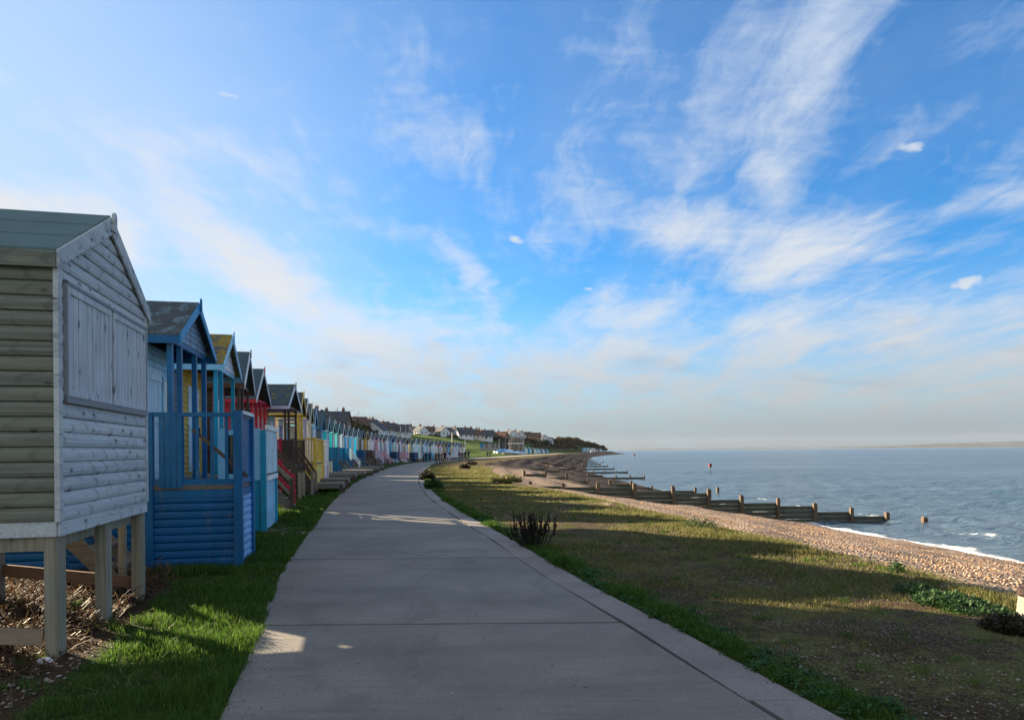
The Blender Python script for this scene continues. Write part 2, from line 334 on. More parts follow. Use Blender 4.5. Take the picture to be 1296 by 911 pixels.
# ================================================================ ground sheet
def make_ground():
    Ys = [-14.0]
    while Ys[-1] < 899: Ys.append(Ys[-1] + max(.22, min(9, abs(Ys[-1]) * .035)))
    nsub = [2, 3, 3, 4, 6, 6, 6, 8, 14, 10, 1, 1, 1, 8, 12, 10, 8, 10, 14, 12, 2, 3, 2]
    V = []; A = {k: [] for k in ('shingle', 'field', 'dark', 'soil', 'hill')}; C = sum(nsub) + 1
    rng = np.random.default_rng(3)
    from mathutils import noise as mn
    for Y in Ys:
        x, z = profile(Y); pl, pr, ge, sh, tw = float(pathL(Y)), float(pathR(Y)), x[16], x[20], float(toe(Y))
        hf = float(hutF(Y))
        xs = []
        for i, n in enumerate(nsub):
            for k in range(n): xs.append(x[i] + (x[i + 1] - x[i]) * k / n)
        xs.append(x[-1])
        zs = np.interp(xs, x, z)
        for X, Z in zip(xs, zs):
            a = mn.noise(Vector((X * .35, Y * .35, 0))); b = mn.noise(Vector((X * 1.6, Y * 1.6, 3))); c = mn.noise(Vector((X * .05, Y * .05, 9)))
            on_path = pl - .35 < X < pr + .35
            if on_path: pass
            elif X < pl: Z += .035 * a + .018 * b + (.9 * c if X < tw - 4 else 0) * min(1, (tw - X) / 12)
            elif X < ge: Z += (.05 * a + .02 * b) * min(1, (X - pr) / 1.0)
            elif X < sh - .2: Z += (.10 * a + .05 * b) * min(1, (sh - X) / 1.5) * (1 + min(1.5, Y / 60)) + .05 * math.sin((sh - X) * 2.3 + a * 2)
            V.append((X, Y, Z))
            A['shingle'].append(min(1, max(0, (X - ge) / 1.6 + .5)))
            A['field'].append(min(1, max(0, (X - pr - .15) / .7)))
            A['dark'].append(min(1, max(max(0, (Y - 70) / 20), min(1, max(0, (Y - 42) / 6)) * min(1, max(0, (X - ge - 5.5) / 2)))) if X > ge - 1 else 0)
            A['soil'].append(1 if (hf - 3.2 < X < hf + .15 and Y < 48) else 0)
            A['hill'].append(min(1, max(0, (tw - X) / 4)))
    n = len(Ys); F_ = []
    idx = np.arange(n * C).reshape(n, C)
    q = np.stack([idx[:-1, :-1], idx[:-1, 1:], idx[1:, 1:], idx[1:, :-1]], -1).reshape(-1)
    m, t, b = material('ground')
    pos = t.new('ShaderNodeNewGeometry').outputs['Position']
    sh, fi, dk, so_, hi = [t.attr(k) for k in ('shingle', 'field', 'dark', 'soil', 'hill')]
    n1 = t.noise(pos, .9, 5, .6); n2 = t.noise(pos, 6, 5, .7); n3 = t.noise(pos, 45, 3, .7); nb = t.noise(pos, .22, 4, .6)
    # grass (under the blades) and mossy earth
    green = t.mix(t.step(n2, .35, .7), (.020, .040, .010), (.060, .095, .022))
    green = t.mix(t.math('MULTIPLY', t.step(n3, .5, .75), .5), green, (.11, .14, .04))
    earth = t.mix(t.step(n3, .35, .7), (.040, .028, .017), (.12, .085, .055))
    # field of thin grass with stones
    vc = t.voro(t.mapping(pos, (1, 1, 1)), 44, out='Color'); vd = t.voro(pos, 44)
    vs_ = t.sep(vc)
    stone = t.mix(vs_[0], (.10, .085, .07), (.36, .31, .26)); stone = t.mix(t.step(vs_[1], .92, .95), stone, (.62, .60, .55))
    stony = t.mix(t.math('MULTIPLY', t.step(vd, .42, .26), t.step(vs_[2], .55, .7)), earth, stone)
    fgrass = t.mix(t.step(n3, .3, .7), (.060, .062, .022), (.18, .165, .065))
    bare = t.step(t.math('ADD', t.math('MULTIPLY', n2, .5), t.math('MULTIPLY', n1, .65)), .66, .53)
    field = t.mix(bare, fgrass, stony)
    # shingle
    sc = t.mapping(pos, (1, 1, 1))
    c1 = t.voro(sc, 17, out='Color'); d1 = t.voro(sc, 17); c2 = t.voro(sc, 41, out='Color'); s1 = t.sep(c1); s2 = t.sep(c2)
    pebA = t.ramp(s1[0], [(0, (.12, .09, .075)), (.25, (.36, .24, .16)), (.5, (.50, .37, .27)), (.75, (.30, .25, .23)), (1, (.72, .62, .52))])
    pebB = t.ramp(s2[0], [(0, (.08, .06, .05)), (.5, (.36, .25, .16)), (1, (.55, .46, .36))])
    peb = t.mix(t.step(s1[1], .45, .6), pebA, pebB)
    peb = t.mix(t.math('MULTIPLY', t.step(d1, .35, .6), .55), peb, (.04, .032, .028))
    weed = t.step(t.noise(t.mapping(pos, (.5, 1.4, 1)), 1.0, 5, .65), .52, .62)
    sx, sy, sz = t.sep(pos)
    peb = t.mix(t.math('MULTIPLY', weed, .55), peb, (.075, .055, .045))
    wet = t.step(sz, SEA + .28, SEA + .05)
    peb = t.mix(t.math('MULTIPLY', wet, .65), peb, (.06, .045, .035))
    dn = t.noise(t.mapping(pos, (.10, .045, .1)), 1.0, 5, .65)
    dkf = t.math('MULTIPLY', dk, t.step(dn, .70, .56))
    peb = t.mix(t.math('MULTIPLY', dkf, .93), peb, t.mix(n2, (.013, .014, .017), (.042, .036, .034)))  # dark weedy shingle, with the cobbles' self-shadow put into the colour too
    nz = t.math('MULTIPLY', t.math('SUBTRACT', n1, .5), 2.2)
    shm = t.step(t.math('ADD', sh, nz), .42, .62)
    hillc = t.mix(t.step(t.noise(pos, .06, 6, .65), .42, .60), (.045, .085, .016), (.115, .16, .030))
    hillc = t.mix(t.math('MULTIPLY', t.step(nb, .5, .7), .5), hillc, (.06, .075, .025))
    rough = t.step(sy, 470, 560)
    hillc = t.mix(t.math('MULTIPLY', rough, t.step(t.noise(pos, .035, 5, .6), .40, .52)), hillc, (.085, .068, .040))
    base = t.mix(t.step(t.math('MULTIPLY', so_, 1.0), .3, .7), green, t.mix(t.step(n1, .38, .55), earth, (.075, .05, .03)))
    base = t.mix(hi, base, hillc)
    c = t.mix(t.step(t.math('ADD', fi, t.math('MULTIPLY', t.math('SUBTRACT', n2, .5), .8)), .3, .8), base, field)
    c = t.mix(shm, c, peb)
    t.l.new(c, b.inputs['Base Color']); b.inputs['Roughness'].default_value = .9; b.inputs['Specular IOR Level'].default_value = .04
    hh = t.mix(shm, t.math('ADD', n3, t.math('MULTIPLY', vd, -1.2)), t.math('MULTIPLY', d1, -1.6))
    t.l.new(t.bump(hh, .9, .03), b.inputs['Normal'])
    o = np_mesh('ground', np.array(V), q, 4, m, smooth=True); tag(o, kind='structure')
    for k, vals in A.items():
        at_ = o.data.attributes.new(k, 'FLOAT', 'POINT'); at_.data.foreach_set('value', np.array(vals, np.float32))
    return o
make_ground()
# ================================================================ concrete path with its red-grey edging strip
def ribbon(name, fl, fr, Ys, z, th, mat, gap=.012, wob=0.0):
    mb = MB(); rnd = random.Random(5)
    for y0, y1 in zip(Ys[:-1], Ys[1:]):
        n = max(1, int((y1 - y0) / 1.1)); ys = [y0 + gap / 2 + (y1 - y0 - gap) * i / n for i in range(n + 1)]
        # joints lie square to the path, so slide each side along
        L = [Vector((float(fl(y)), y, z)) for y in ys]; Rr = [Vector((float(fr(y)) , y, z)) for y in ys]
        if wob: L = [p + Vector((rnd.uniform(-wob, wob), 0, 0)) for p in L]; Rr = [p + Vector((rnd.uniform(-wob, wob), 0, 0)) for p in Rr]
        dz = Vector((0, 0, -th)); k = len(mb.v); vs = []
        for a, b_ in zip(L, Rr): vs += [a, b_, a + dz, b_ + dz]
        fs = []
        for i in range(n):
            a = 4 * i; fs += [(a, a + 1, a + 5, a + 4), (a, a + 4, a + 6, a + 2), (a + 1, a + 3, a + 7, a + 5)]
        fs += [(0, 2, 3, 1), (4 * n, 4 * n + 1, 4 * n + 3, 4 * n + 2)]
        mb.add(vs, fs)
    return mb.build(name, mat)
def concrete(name, base, strip=False):
    m, t, b = material(name); pos = t.new('ShaderNodeNewGeometry').outputs['Position']
    a = R(14)
    br = t.noise(t.mapping(pos, (1.2, 55, 1), (0, 0, -a * .25)), 1.0, 4, .65)
    n1 = t.noise(pos, .55, 5, .6); n2 = t.noise(pos, 7, 5, .7); n3 = t.noise(pos, 120, 2, .7); bl = t.noise(t.mapping(pos, (.5, 1.6, 1)), 1.0, 4, .6)
    c = t.mix(t.step(n1, .3, .7), scl(base, .80), scl(base, 1.16))
    c = t.mix(t.math('MULTIPLY', t.step(bl, .45, .72), .55), c, scl(base, .58))
    gi = t.noise(pos, 62, 3, .75); c = t.mix(t.math('MULTIPLY', t.step(gi, .48, .66), .62), c, scl(base, .5))
    c = t.mix(t.math('MULTIPLY', t.step(br, .45, .7), .10 if strip else .45), c, scl(base, .5))
    c = t.mix(t.math('MULTIPLY', t.step(n3, .5, .8), .9 if strip else .35), c, scl(base, 1.7))
    c = t.mix(t.math('MULTIPLY', t.step(n2, .58, .8), .6), c, scl(base, .50))
    st1 = t.noise(t.mapping(pos, (1, .6, 1)), .9, 7, .7, 1.5); c = t.mix(t.math('MULTIPLY', t.step(st1, .52, .64), .5), c, scl(base, .6))
    wv = t.new('ShaderNodeVectorMath', operation='MULTIPLY_ADD'); t.l.new(t.noise(pos, 2.5, 5, .6, out=1), wv.inputs[0]); wv.inputs[1].default_value = (.5, .5, 0); t.l.new(pos, wv.inputs[2])
    ck = t.voro(t.mapping(wv.outputs[0], (.42, .30, 1)), 1.0, 'DISTANCE_TO_EDGE'); ckm = t.math('MULTIPLY', t.step(ck, .0028, .0010), t.step(t.noise(pos, .35, 2), .54, .60)); c = t.mix(t.math('MULTIPLY', ckm, .8), c, scl(base, .2))
    vd = t.voro(pos, 3.1); sp = t.math('MULTIPLY', t.step(t.voro(t.mapping(pos, (1, 1, 1), (0, 0, 0), (3, 7, 0)), 1.9), .045, .03), .55)
    c = t.mix(sp, c, scl(base, .25)); c = t.mix(t.math('MULTIPLY', t.step(vd, .034, .022), .6), c, (.5, .5, .48))
    t.l.new(c, b.inputs['Base Color']); b.inputs['Roughness'].default_value = .82
    c_ = None
    h = t.math('ADD', t.math('MULTIPLY', br, .1 if strip else 1.0), t.math('MULTIPLY', n3, .8 if strip else .35))
    t.l.new(t.bump(h, .55, .004), b.inputs['Normal']); return m
joints = [-14, -9.2, -4.4, -.9, 2.7, 6.72, 10.85, 15.2, 19.8, 24.4, 29.2]
while joints[-1] < 185: joints.append(joints[-1] + 4.8)
jointX = lambda y: pathR(y) - .40
tag(ribbon('promenade_path', pathL, lambda y: jointX(y) - .018, joints, .004, .12, concrete('path_concrete', (.205, .19, .168)), .045, .016), kind='structure')
js = [-14]; rj = random.Random(2)
while js[-1] < 186: js.append(js[-1] + 2.07)
tag(ribbon('path_edging', lambda y: jointX(y) + .020, pathR, js, -.004, .12, concrete('edging_concrete', (.225, .202, .185), True), .008, .02), kind='structure')
farp = [185, 200, 220, 240, 260, 280, 300, 330, 360, 400]
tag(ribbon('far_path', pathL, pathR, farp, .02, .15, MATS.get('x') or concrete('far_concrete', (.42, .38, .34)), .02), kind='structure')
# ================================================================ sea
def make_sea():
    V = []; rows = [6.0]
    while rows[-1] < 9000: rows.append(rows[-1] * (1.012 if rows[-1] < 160 else 1.05) + (.02))
    us = np.concatenate([np.linspace(0, .35, 90), np.linspace(.36, 1, 26)[0:]]) 
    rng = np.random.default_rng(5)
    waves = [(rng.uniform(.55, 3.6), rng.normal(R(196), .5), rng.uniform(0, 6.3)) for _ in range(34)]
    for Y in rows:
        x0 = float(shore(min(Y, 899))) - 1.6 if Y < 880 else -900 - (Y - 880) * 2
        if Y > 720: x0 = np.interp(Y, [720, 890, 960, 9000], [float(shore(720)) - 1, float(shore(880)) - 1, -600, -9000])
        W = 60 + Y * 1.6
        X = x0 + us ** 1.35 * W; Z = np.zeros_like(X)
        for L, th, ph in waves:
            lim = max(0, min(1, (L * 34 / max(Y, 1)) - .35)); k = 2 * math.pi / L
            amp = .0050 * L ** .7
            s_ = np.sin(k * (X * math.cos(th) + Y * math.sin(th) * .9) + ph)
            Z += amp * lim * (s_ + .35 * (s_ * s_ * s_))
        Z *= np.clip((X - x0 - .8) / 4, .25, 1)
        V.append(np.stack([X, np.full_like(X, Y), SEA + Z], -1))
    n, C = len(rows), len(us); V = np.array(V).reshape(-1, 3); idx = np.arange(n * C).reshape(n, C)
    q = np.stack([idx[:-1, :-1], idx[:-1, 1:], idx[1:, 1:], idx[1:, :-1]], -1).reshape(-1)
    m, t, b = material('sea_water'); pos = t.new('ShaderNodeNewGeometry').outputs['Position']; sx, sy, sz = t.sep(pos)
    n1 = t.noise(t.mapping(pos, (.6, 1.5, 1), (0, 0, R(14))), 2.3, 6, .66, .4); n2 = t.noise(t.mapping(pos, (.10, .35, 1), (0, 0, R(8))), 1.0, 6, .65, .6); n3 = t.noise(t.mapping(pos, (.012, .045, 1)), 1.0, 5, .6, .6)
    c = t.mix(t.step(n3, .35, .68), (.05, .09, .125), (.095, .14, .18)); c = t.mix(t.step(n1, .45, .75), c, (.03, .07, .10))
    fo = t.attr('edge'); fn = t.noise(t.mapping(pos, (1, .55, 1)), 2.2, 6, .65, .8)
    foam = t.step(t.math('ADD', t.math('MULTIPLY', fo, .62), t.math('MULTIPLY', fn, .75)), .78, .95)
    c = t.mix(foam, c, (.78, .80, .82))
    t.l.new(c, b.inputs['Base Color']); t.l.new(t.mix(foam, (.22,) * 3, (.8,) * 3), b.inputs['Roughness'])
    b.inputs['IOR'].default_value = 1.33; b.inputs['Specular IOR Level'].default_value = .5
    h = t.math('ADD', t.math('MULTIPLY', n1, .5), t.math('MULTIPLY', n2, 2.2))
    t.l.new(t.bump(h, 1.0, .42), b.inputs['Normal'])
    o = np_mesh('sea', V, q, 4, m, smooth=True); tag(o, kind='structure')
    e = []
    for i, Y in enumerate(rows):
        s0 = float(shore(min(Y, 899))); X = V[i * C:(i + 1) * C, 0]
        wob = .7 * math.sin(Y * .55) + .5 * math.sin(Y * 1.3 + 1) + .3 * math.sin(Y * 3.1)
        d = X - (s0 + .15); base = np.where(d < 0, 1.0, np.clip(1.08 - d / (1.6 + .9 * wob), 0, 1))
        base = np.maximum(base, (.66 + .12 * math.sin(Y * .9)) * np.exp(-((d - 4.6 - wob) / .6) ** 2))
        e.append(base * np.clip((90 - Y) / 40, 0, 1))
    at_ = o.data.attributes.new('edge', 'FLOAT', 'POINT'); at_.data.foreach_set('value', np.concatenate(e).astype(np.float32))
make_sea()
# low land on the far side of the bay
def far_land(name, pts, Y, mat):
    mb = MB(); rnd = random.Random(9)
    P_ = [(at(px, py, Y)) for px, py in pts]; vs = []
    fine_ = []
    for a, b_ in zip(P_[:-1], P_[1:]):
        for k in range(8): p = a.lerp(b_, k / 8); p.z += rnd.uniform(-3, 4); fine_.append(p)
    n = len(fine_)
    for p in fine_: vs += [(p.x, Y - 500, SEA - 3), (p.x, Y, max(p.z, SEA)), (p.x * 1.3, Y + 3000, max(p.z * .6, SEA)), (p.x * 1.3, Y + 3300, SEA - 3)]
    fs = []
    for i in range(n - 1):
        a = 4 * i; fs += [(a, a + 4, a + 5, a + 1), (a + 1, a + 5, a + 6, a + 2), (a + 2, a + 6, a + 7, a + 3)]
    mb.add(vs, fs); return tag(mb.build(name, mat), kind='structure')
lm = plain('far_land', (.045, .055, .055), .9, 0, .5, .002)
far_land('distant_hills', [(778, 569.6), (800, 567.8), (850, 567.3), (900, 567.4), (960, 566.6), (1020, 566.8), (1080, 565.0), (1120, 564), (1160, 562.5), (1200, 561.2), (1240, 559.5), (1290, 558.2), (1400, 556), (1600, 556), (2100, 560)], 8200, lm)
# ================================================================ beach huts
def bulge_levels(z0, z1, pitch, bulge):
    """(z, outward offset) levels of lapped rounded boards from z0 to z1"""
    out = []; z = z0; i = 0
    prof = [(0.0, 0.0), (.06, .75), (.3, 1.0), (.65, .92), (.9, .55), (1.0, 0.0)] if bulge else [(0, 0), (1, 0)]
    if bulge and bulge < .012: prof = [(0.0, 0.0), (.03, 1.0), (.95, .55), (1.0, 0.0)]
    while z < z1 - 1e-4:
        top = min(z + pitch, z1)
        for f, o in prof:
            zz = z + f * pitch
            if zz <= top + 1e-6: out.append((zz, o * bulge))
        z += pitch
    if out[-1][0] < z1: out.append((z1, 0))
    return out
def clad(mb, a, b, nrm, lv, half=None):
    """boards on the wall line a->b (x, y pairs), outward normal nrm; half(z) gives the kept fraction either side of the middle"""
    a, b, nrm = Vector((a[0], a[1], 0)), Vector((b[0], b[1], 0)), Vector((nrm[0], nrm[1], 0)); mid = (a + b) / 2; u = (b - a) / 2
    vs = []
    for z, o in lv:
        h = 1 if half is None else max(0.001, min(1, half(z)))
        for s in (-1, 1): vs.append(mid + u * s * h + nrm * o + Vector((0, 0, z)))
    fs = [(2 * i, 2 * i + 1, 2 * i + 3, 2 * i + 2) for i in range(len(lv) - 1)]
    mb.add(vs, fs)
def planks(mb, a, b, nrm, z0, z1, n, th=.018, gap=.006):   # vertical boards
    a, b, nrm = Vector((a[0], a[1], 0)), Vector((b[0], b[1], 0)), Vector((nrm[0], nrm[1], 0)); u = (b - a) / n; g = u.normalized() * gap / 2
    for i in range(n):
        p, q = a + u * i + g, a + u * (i + 1) - g; th_ = th * (1 + .25 * ((i * 7) % 3))
        mb.hexa([p + Vector((0, 0, z0)), q + Vector((0, 0, z0)), q + nrm * th_ + Vector((0, 0, z0)), p + nrm * th_ + Vector((0, 0, z0)),
                 p + Vector((0, 0, z1)), q + Vector((0, 0, z1)), q + nrm * th_ + Vector((0, 0, z1)), p + nrm * th_ + Vector((0, 0, z1))])
def hut(label, Y, group='beach huts along the promenade', **k):
    """root at the middle of the front line on the ground; x along the path away from us, y back from the path"""
    g = lambda n, d=None: k.get(n, d)
    w, dp, p = g('w', 2.4), g('d', 2.6), g('porch', 0.0)
    X = g('X', float(hutF(Y))); ang = g('ang', math.atan2(1.0, float(hutF(Y + 1.5) - hutF(Y - 1.5)) / 3))
    zg = g('zg', gz(X, Y)); zf, ze, zr = g('zf', 1.1), g('ze', 3.5), g('zr', 4.3)
    root = empty('beach_hut', (X, Y, zg), ang, label, 'beach hut', group)
    h = w / 2; side, front, trim, roofm = k['side'], k['front'], k['trim'], k['roof']
    pitch, bul = g('pitch', .125), g('bulge', .016); far = g('far', False)
    slope = lambda z: (zr - z) / (zr - ze) * 1.0
    ov = g('ov', .13); fo = g('fo', .14)
    lv = bulge_levels(zf, ze + (.0), pitch, bul)
    # side and back walls
    mb = MB()
    clad(mb, (-h, dp), (-h, p), (-1, 0), lv); clad(mb, (h, p), (h, dp), (1, 0), lv)
    clad(mb, (h, dp), (-h, dp), (0, 1), bulge_levels(zf, zr, pitch, bul), lambda z: 1 if z < ze else slope(z))
    mb.box(-h + .01, h - .01, p + .01, dp - .01, zf - .0, zf + .04)
    mb.build('side_wall', side, root)
    mf = MB(); oy = p
    if not g('front_planks'):
        if p > 0: clad(mf, (-h, oy), (h, oy), (0, -1), lv)
        else: clad(mf, (-h, oy), (h, oy), (0, -1), bulge_levels(zf, zr - .02, pitch, bul), lambda z: 1 if z < ze else slope(z))
    else:
        planks(mf, (-h, oy), (h, oy), (0, -1), zf, ze, 18)
        if p == 0: clad(mf, (-h, oy), (h, oy), (0, -1), bulge_levels(ze, zr - .02, pitch, bul), slope)
    mf.build('front_wall', front, root)
    tr = MB()
    for sx in (-1, 1):
        tr.box(sx * (h - .005), sx * (h + bul + .006), p - bul - .006, p + .006, zf, ze - .02)
        tr.box(sx * (h - .032), sx * (h - .006), p - bul - .010, p - .004, zf, ze - .02)
    tr.box(-h, h, p - .026, p - .002, zf - .12, zf + .002); tr.box(-h - .02, -h + .002, p, dp, zf - .12, zf + .002)
    tr.build('corner_trim', trim if not g('trim_is_side') else side, root)
    if p > 0:   # open porch: gable over posts
        mg = MB(); clad(mg, (-h, 0), (h, 0), (0, -1), bulge_levels(ze - .02, zr - .02, g('gpitch', pitch), bul), slope)
        mg.prism([(-h, .03, ze - .02), (h, .03, ze - .02), (0, .03, zr - .02)], (0, .03, 0))
        if not g('open_gable'): mg.build('gable', g('gable', front), root)
        mc = MB()
        mc.box(-h, h, 0, .06, ze - .10, ze - .02); mc.build('tie_beam', trim, root)
        for x in g('posts', (-h + .05, h - .05)):
            q = MB().box(x - .04, x + .04, .0, .08, g('pz', zf), ze - .10); q.build('porch_post', g('post', trim), root)
    # roof: two slabs with lapped strips
    rb = MB(); L0, L1 = -fo, dp + .1
    ex = h + ov; zeo = ze - (zr - ze) / h * ov; th = .035; ns = 1 if far else 3
    for s in (-1, 1):
        for i in range(ns):
            x0, x1 = ex * (1 - i / ns), ex * (1 - (i + 1) / ns) - (0 if i == ns - 1 else .05)
            zz0, zz1 = zeo + (zr - zeo) * (i / ns), zeo + (zr - zeo) * (1 - x1 / ex)
            o = .008 * i
            pts = [(s * x0, L0, zz0 + .02 + o), (s * x1, L0, zz1 + .02 + o), (s * x1, L0, zz1 + .02 + th + o), (s * x0, L0, zz0 + .02 + th + o)]
            rb.prism(pts, (0, L1 - L0, 0))
    rb.build('roof', roofm, root)
    # barge boards, finial, eave boards
    bw = g('barge', .12)
    for s in (-1, 1):
        q = MB(); e = .012
        a = [(s * (ex + .01), L0 - .022, zeo - bw * .75), (s * (ex + .01), L0 - .022, zeo + .03 + e), (0, L0 - .022, zr + .045 + e), (0, L0 - .022, zr - bw * .9)]
        q.prism(a, (0, .022, 0)); q.build('bargeboard', g('bargem', trim), root)
        q = MB().box(s * (ex - .0), s * (ex + .022), L0 + .002, L1, zeo - bw * .8, zeo + .028); q.build('eave_board', g('eavem', trim), root)
    fh = g('finial', .14)
    if fh:
        q = MB().prism([(-.04, L0 - .05, zr - .10), (.04, L0 - .05, zr - .10), (.04, L0 - .05, zr + fh * .7), (0, L0 - .05, zr + fh), (-.04, L0 - .05, zr + fh * .7)], (0, .026, 0)); q.build('finial', trim, root)
    # porch ceiling
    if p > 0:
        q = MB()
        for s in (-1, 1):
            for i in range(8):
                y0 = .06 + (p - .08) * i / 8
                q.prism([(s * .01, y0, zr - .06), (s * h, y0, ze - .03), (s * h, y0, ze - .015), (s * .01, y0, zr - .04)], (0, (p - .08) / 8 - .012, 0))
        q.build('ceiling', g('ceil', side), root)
    # doors and shutters
    for dd in g('doors', ()):
        x0, x1, z0, z1, m1, kind = dd[:6]
        q = MB()
        if kind == 'shutter':
            planks(q, (x0 + .05, p - .02), (x1 - .05, p - .02), (0, -1), z0 + .05, z1 - .05, 9, .012, .007)
            s_ = q.build('shutter', m1, root); q = MB()
            q.box(x0, x1, p - .050, p - .018, z0, z0 + .06); q.box(x0, x1, p - .050, p - .018, z1 - .06, z1)
            q.box(x0, x0 + .05, p - .049, p - .018, z0 + .06, z1 - .06); q.box(x1 - .05, x1, p - .049, p - .018, z0 + .06, z1 - .06); q.build('shutter_frame', m1, s_)
            continue
        if kind == 'door':
            n = max(1, round((x1 - x0) / .75)); wd = (x1 - x0) / n
            for i in range(n):
                a0, a1 = x0 + wd * i + .012, x0 + wd * (i + 1) - .012
                q = MB(); planks(q, (a0, p - .018), (a1, p - .018), (0, -1), z0, z1, 3 if far else 6, .012, .008)
                if not far:
                    for zz in (z0 + .1, (z0 + z1) / 2, z1 - .22): q.box(a0 + .02, a1 - .02, p - .052, p - .031, zz, zz + .1)
                dr = q.build('door', m1, root)
                if not far: MB().box(a1 - .08, a1 - .04, p - .07, p - .052, (z0 + z1) / 2 - .08, (z0 + z1) / 2 + .06).build('handle', M_iron, dr)
        if kind == 'window':
            q.box(x0, x1, p - .045, p - .017, z0, z0 + .06); q.box(x0, x1, p - .045, p - .017, z1 - .06, z1)
            q.box(x0, x0 + .06, p - .045, p - .017, z0 + .06, z1 - .06); q.box(x1 - .06, x1, p - .045, p - .017, z0 + .06, z1 - .06)
            if not far: q.box((x0 + x1) / 2 - .02, (x0 + x1) / 2 + .02, p - .04, p - .017, z0 + .06, z1 - .06)
            wf = q.build('window', m1, root); MB().box(x0 + .06, x1 - .06, p - .028, p - .018, z0 + .06, z1 - .06).build('pane', glass(), wf)
    # what it stands on
    sk = g('skirt')
    if sk:
        q = MB(); ls = bulge_levels(-.05, zf - .12, pitch, bul)
        clad(q, (-h + .02, dp), (-h + .02, p + .02), (-1, 0), ls); clad(q, (-h + .02, p + .02), (h - .02, p + .02), (0, -1), ls); clad(q, (h - .02, p), (h - .02, dp), (1, 0), ls); q.build('base_skirt', sk, root)
    st = g('stilts', None)
    if st:
        for x in (-h + .085, 0, h - .085):
            for y in ((.05, dp * .5, dp - .1) if not far else (.05, dp - .1)):
                MB().box(x - .085, x + .085, y - .05, y + .05, -.15, zf - .12).build('stilt', st, root)
        q = MB(); q.box(-h, h, .10, .15, zf - .24, zf - .12); q.box(-h + .02, -h + .1, .15, dp, zf - .24, zf - .12); q.build('floor_beam', st, root)
    for tt in g('terraces', ()): terrace(root, **tt)
    for ss in g('steps', ()): steps(root, **ss)
    return root
def rail(root, a, b, z0, z1, mat, style='picket', n=8, inner=None, bars=.045):
    """railing from a to b (x, y)"""
    A, B = Vector((a[0], a[1], 0)), Vector((b[0], b[1], 0)); d = (B - A).normalized(); nn = Vector((d.y, -d.x, 0))
    q = MB()
    up = Vector((0, 0, 1))
    q.beam(A + up * (z1 - .03), B + up * (z1 - .03), .07, .06)
    q.beam(A + up * (z0 + .06), B + up * (z0 + .06), .05, .08)
    if style == 'picket':
        for i in range(n):
            c = A.lerp(B, (i + .5) / n); q.beam(c + up * (z0 + .1), c + up * (z1 - .06), bars, .022, up=nn)
    elif style == 'solid':
        L = (B - A).length; m_ = max(3, int(L / .1)); 
        for i in range(m_):
            c = A.lerp(B, (i + .5) / m_); q.beam(c + up * (z0 + .1), c + up * (z1 - .06), L / m_ - .006, .018 + .004 * (i % 2), up=nn)
    elif style == 'bars':
        for f in (.38, .68): q.beam(A + up * (z0 + (z1 - z0) * f), B + up * (z0 + (z1 - z0) * f), .04, .07)
    return q.build('railing', mat, root)
def terrace(root, x0, x1, y0, y1, zf=1.2, zt=2.3, mat=None, deck=None, skirt=None, sides='nf', style='picket', n=7, posts=True, post=None, frontstyle=None, pitch=.105, bulge=.02, sk_front=None, pw=.10, skv=False, near_n=None):
    """platform from y1 (hut side) out to y0 (negative, towards the path)"""
    MB().box(x0, x1, y0, y1, zf - .05, zf).build('deck', deck or mat, root)
    q = MB()
    q.beam((x0, y0, zf - .11), (x1, y0, zf - .11), .04, .11); q.beam((x0, y0, zf - .11), (x0, y1, zf - .11), .04, .11); q.beam((x1, y0, zf - .11), (x1, y1, zf - .11), .04, .11); q.build('deck_frame', mat, root)
    pp = [(x0, y0), (x1, y0)] + ([(x0, y1)] if posts == 4 else [])
    if posts:
        for x, y in pp: MB().box(x - pw / 2, x + pw / 2, y - pw / 2, y + pw / 2, -.1, zt + .03).build('post', post or mat, root)
    if 'n' in sides: rail(root, (x0, y0 + pw / 2), (x0, y1), zf, zt, mat, style, near_n or n)
    if 'f' in sides: rail(root, (x0 + pw / 2, y0), (x1 - pw / 2, y0), zf, zt, mat, frontstyle or style, n)
    if 'b' in sides: rail(root, (x1, y0 + pw / 2), (x1, y1), zf, zt, mat, style, n)
    if skirt:
        q = MB(); ls = bulge_levels(-.06, zf - .165, pitch, bulge)
        if skv: planks(q, (x0, y1), (x0, y0 + pw / 2), (-1, 0), -.06, zf - .165, max(4, int((y1 - y0) / .11)))
        else: clad(q, (x0, y1), (x0, y0 + pw / 2), (-1, 0), ls)
        q.build('skirting', skirt, root); q = MB(); clad(q, (x1, y0 + pw / 2), (x1, y1), (1, 0), ls); q.build('skirting', skirt, root)
        q = MB(); clad(q, (x0 + pw / 2, y0), (x1 - pw / 2, y0), (0, -1), ls); q.build('front_skirting', sk_front or skirt, root)
    elif posts != 4:
        for x in (x0 + .05, x1 - .05): MB().box(x - .045, x + .045, y1 - .2, y1 - .11, -.1, zf - .1).build('post', post or mat, root)
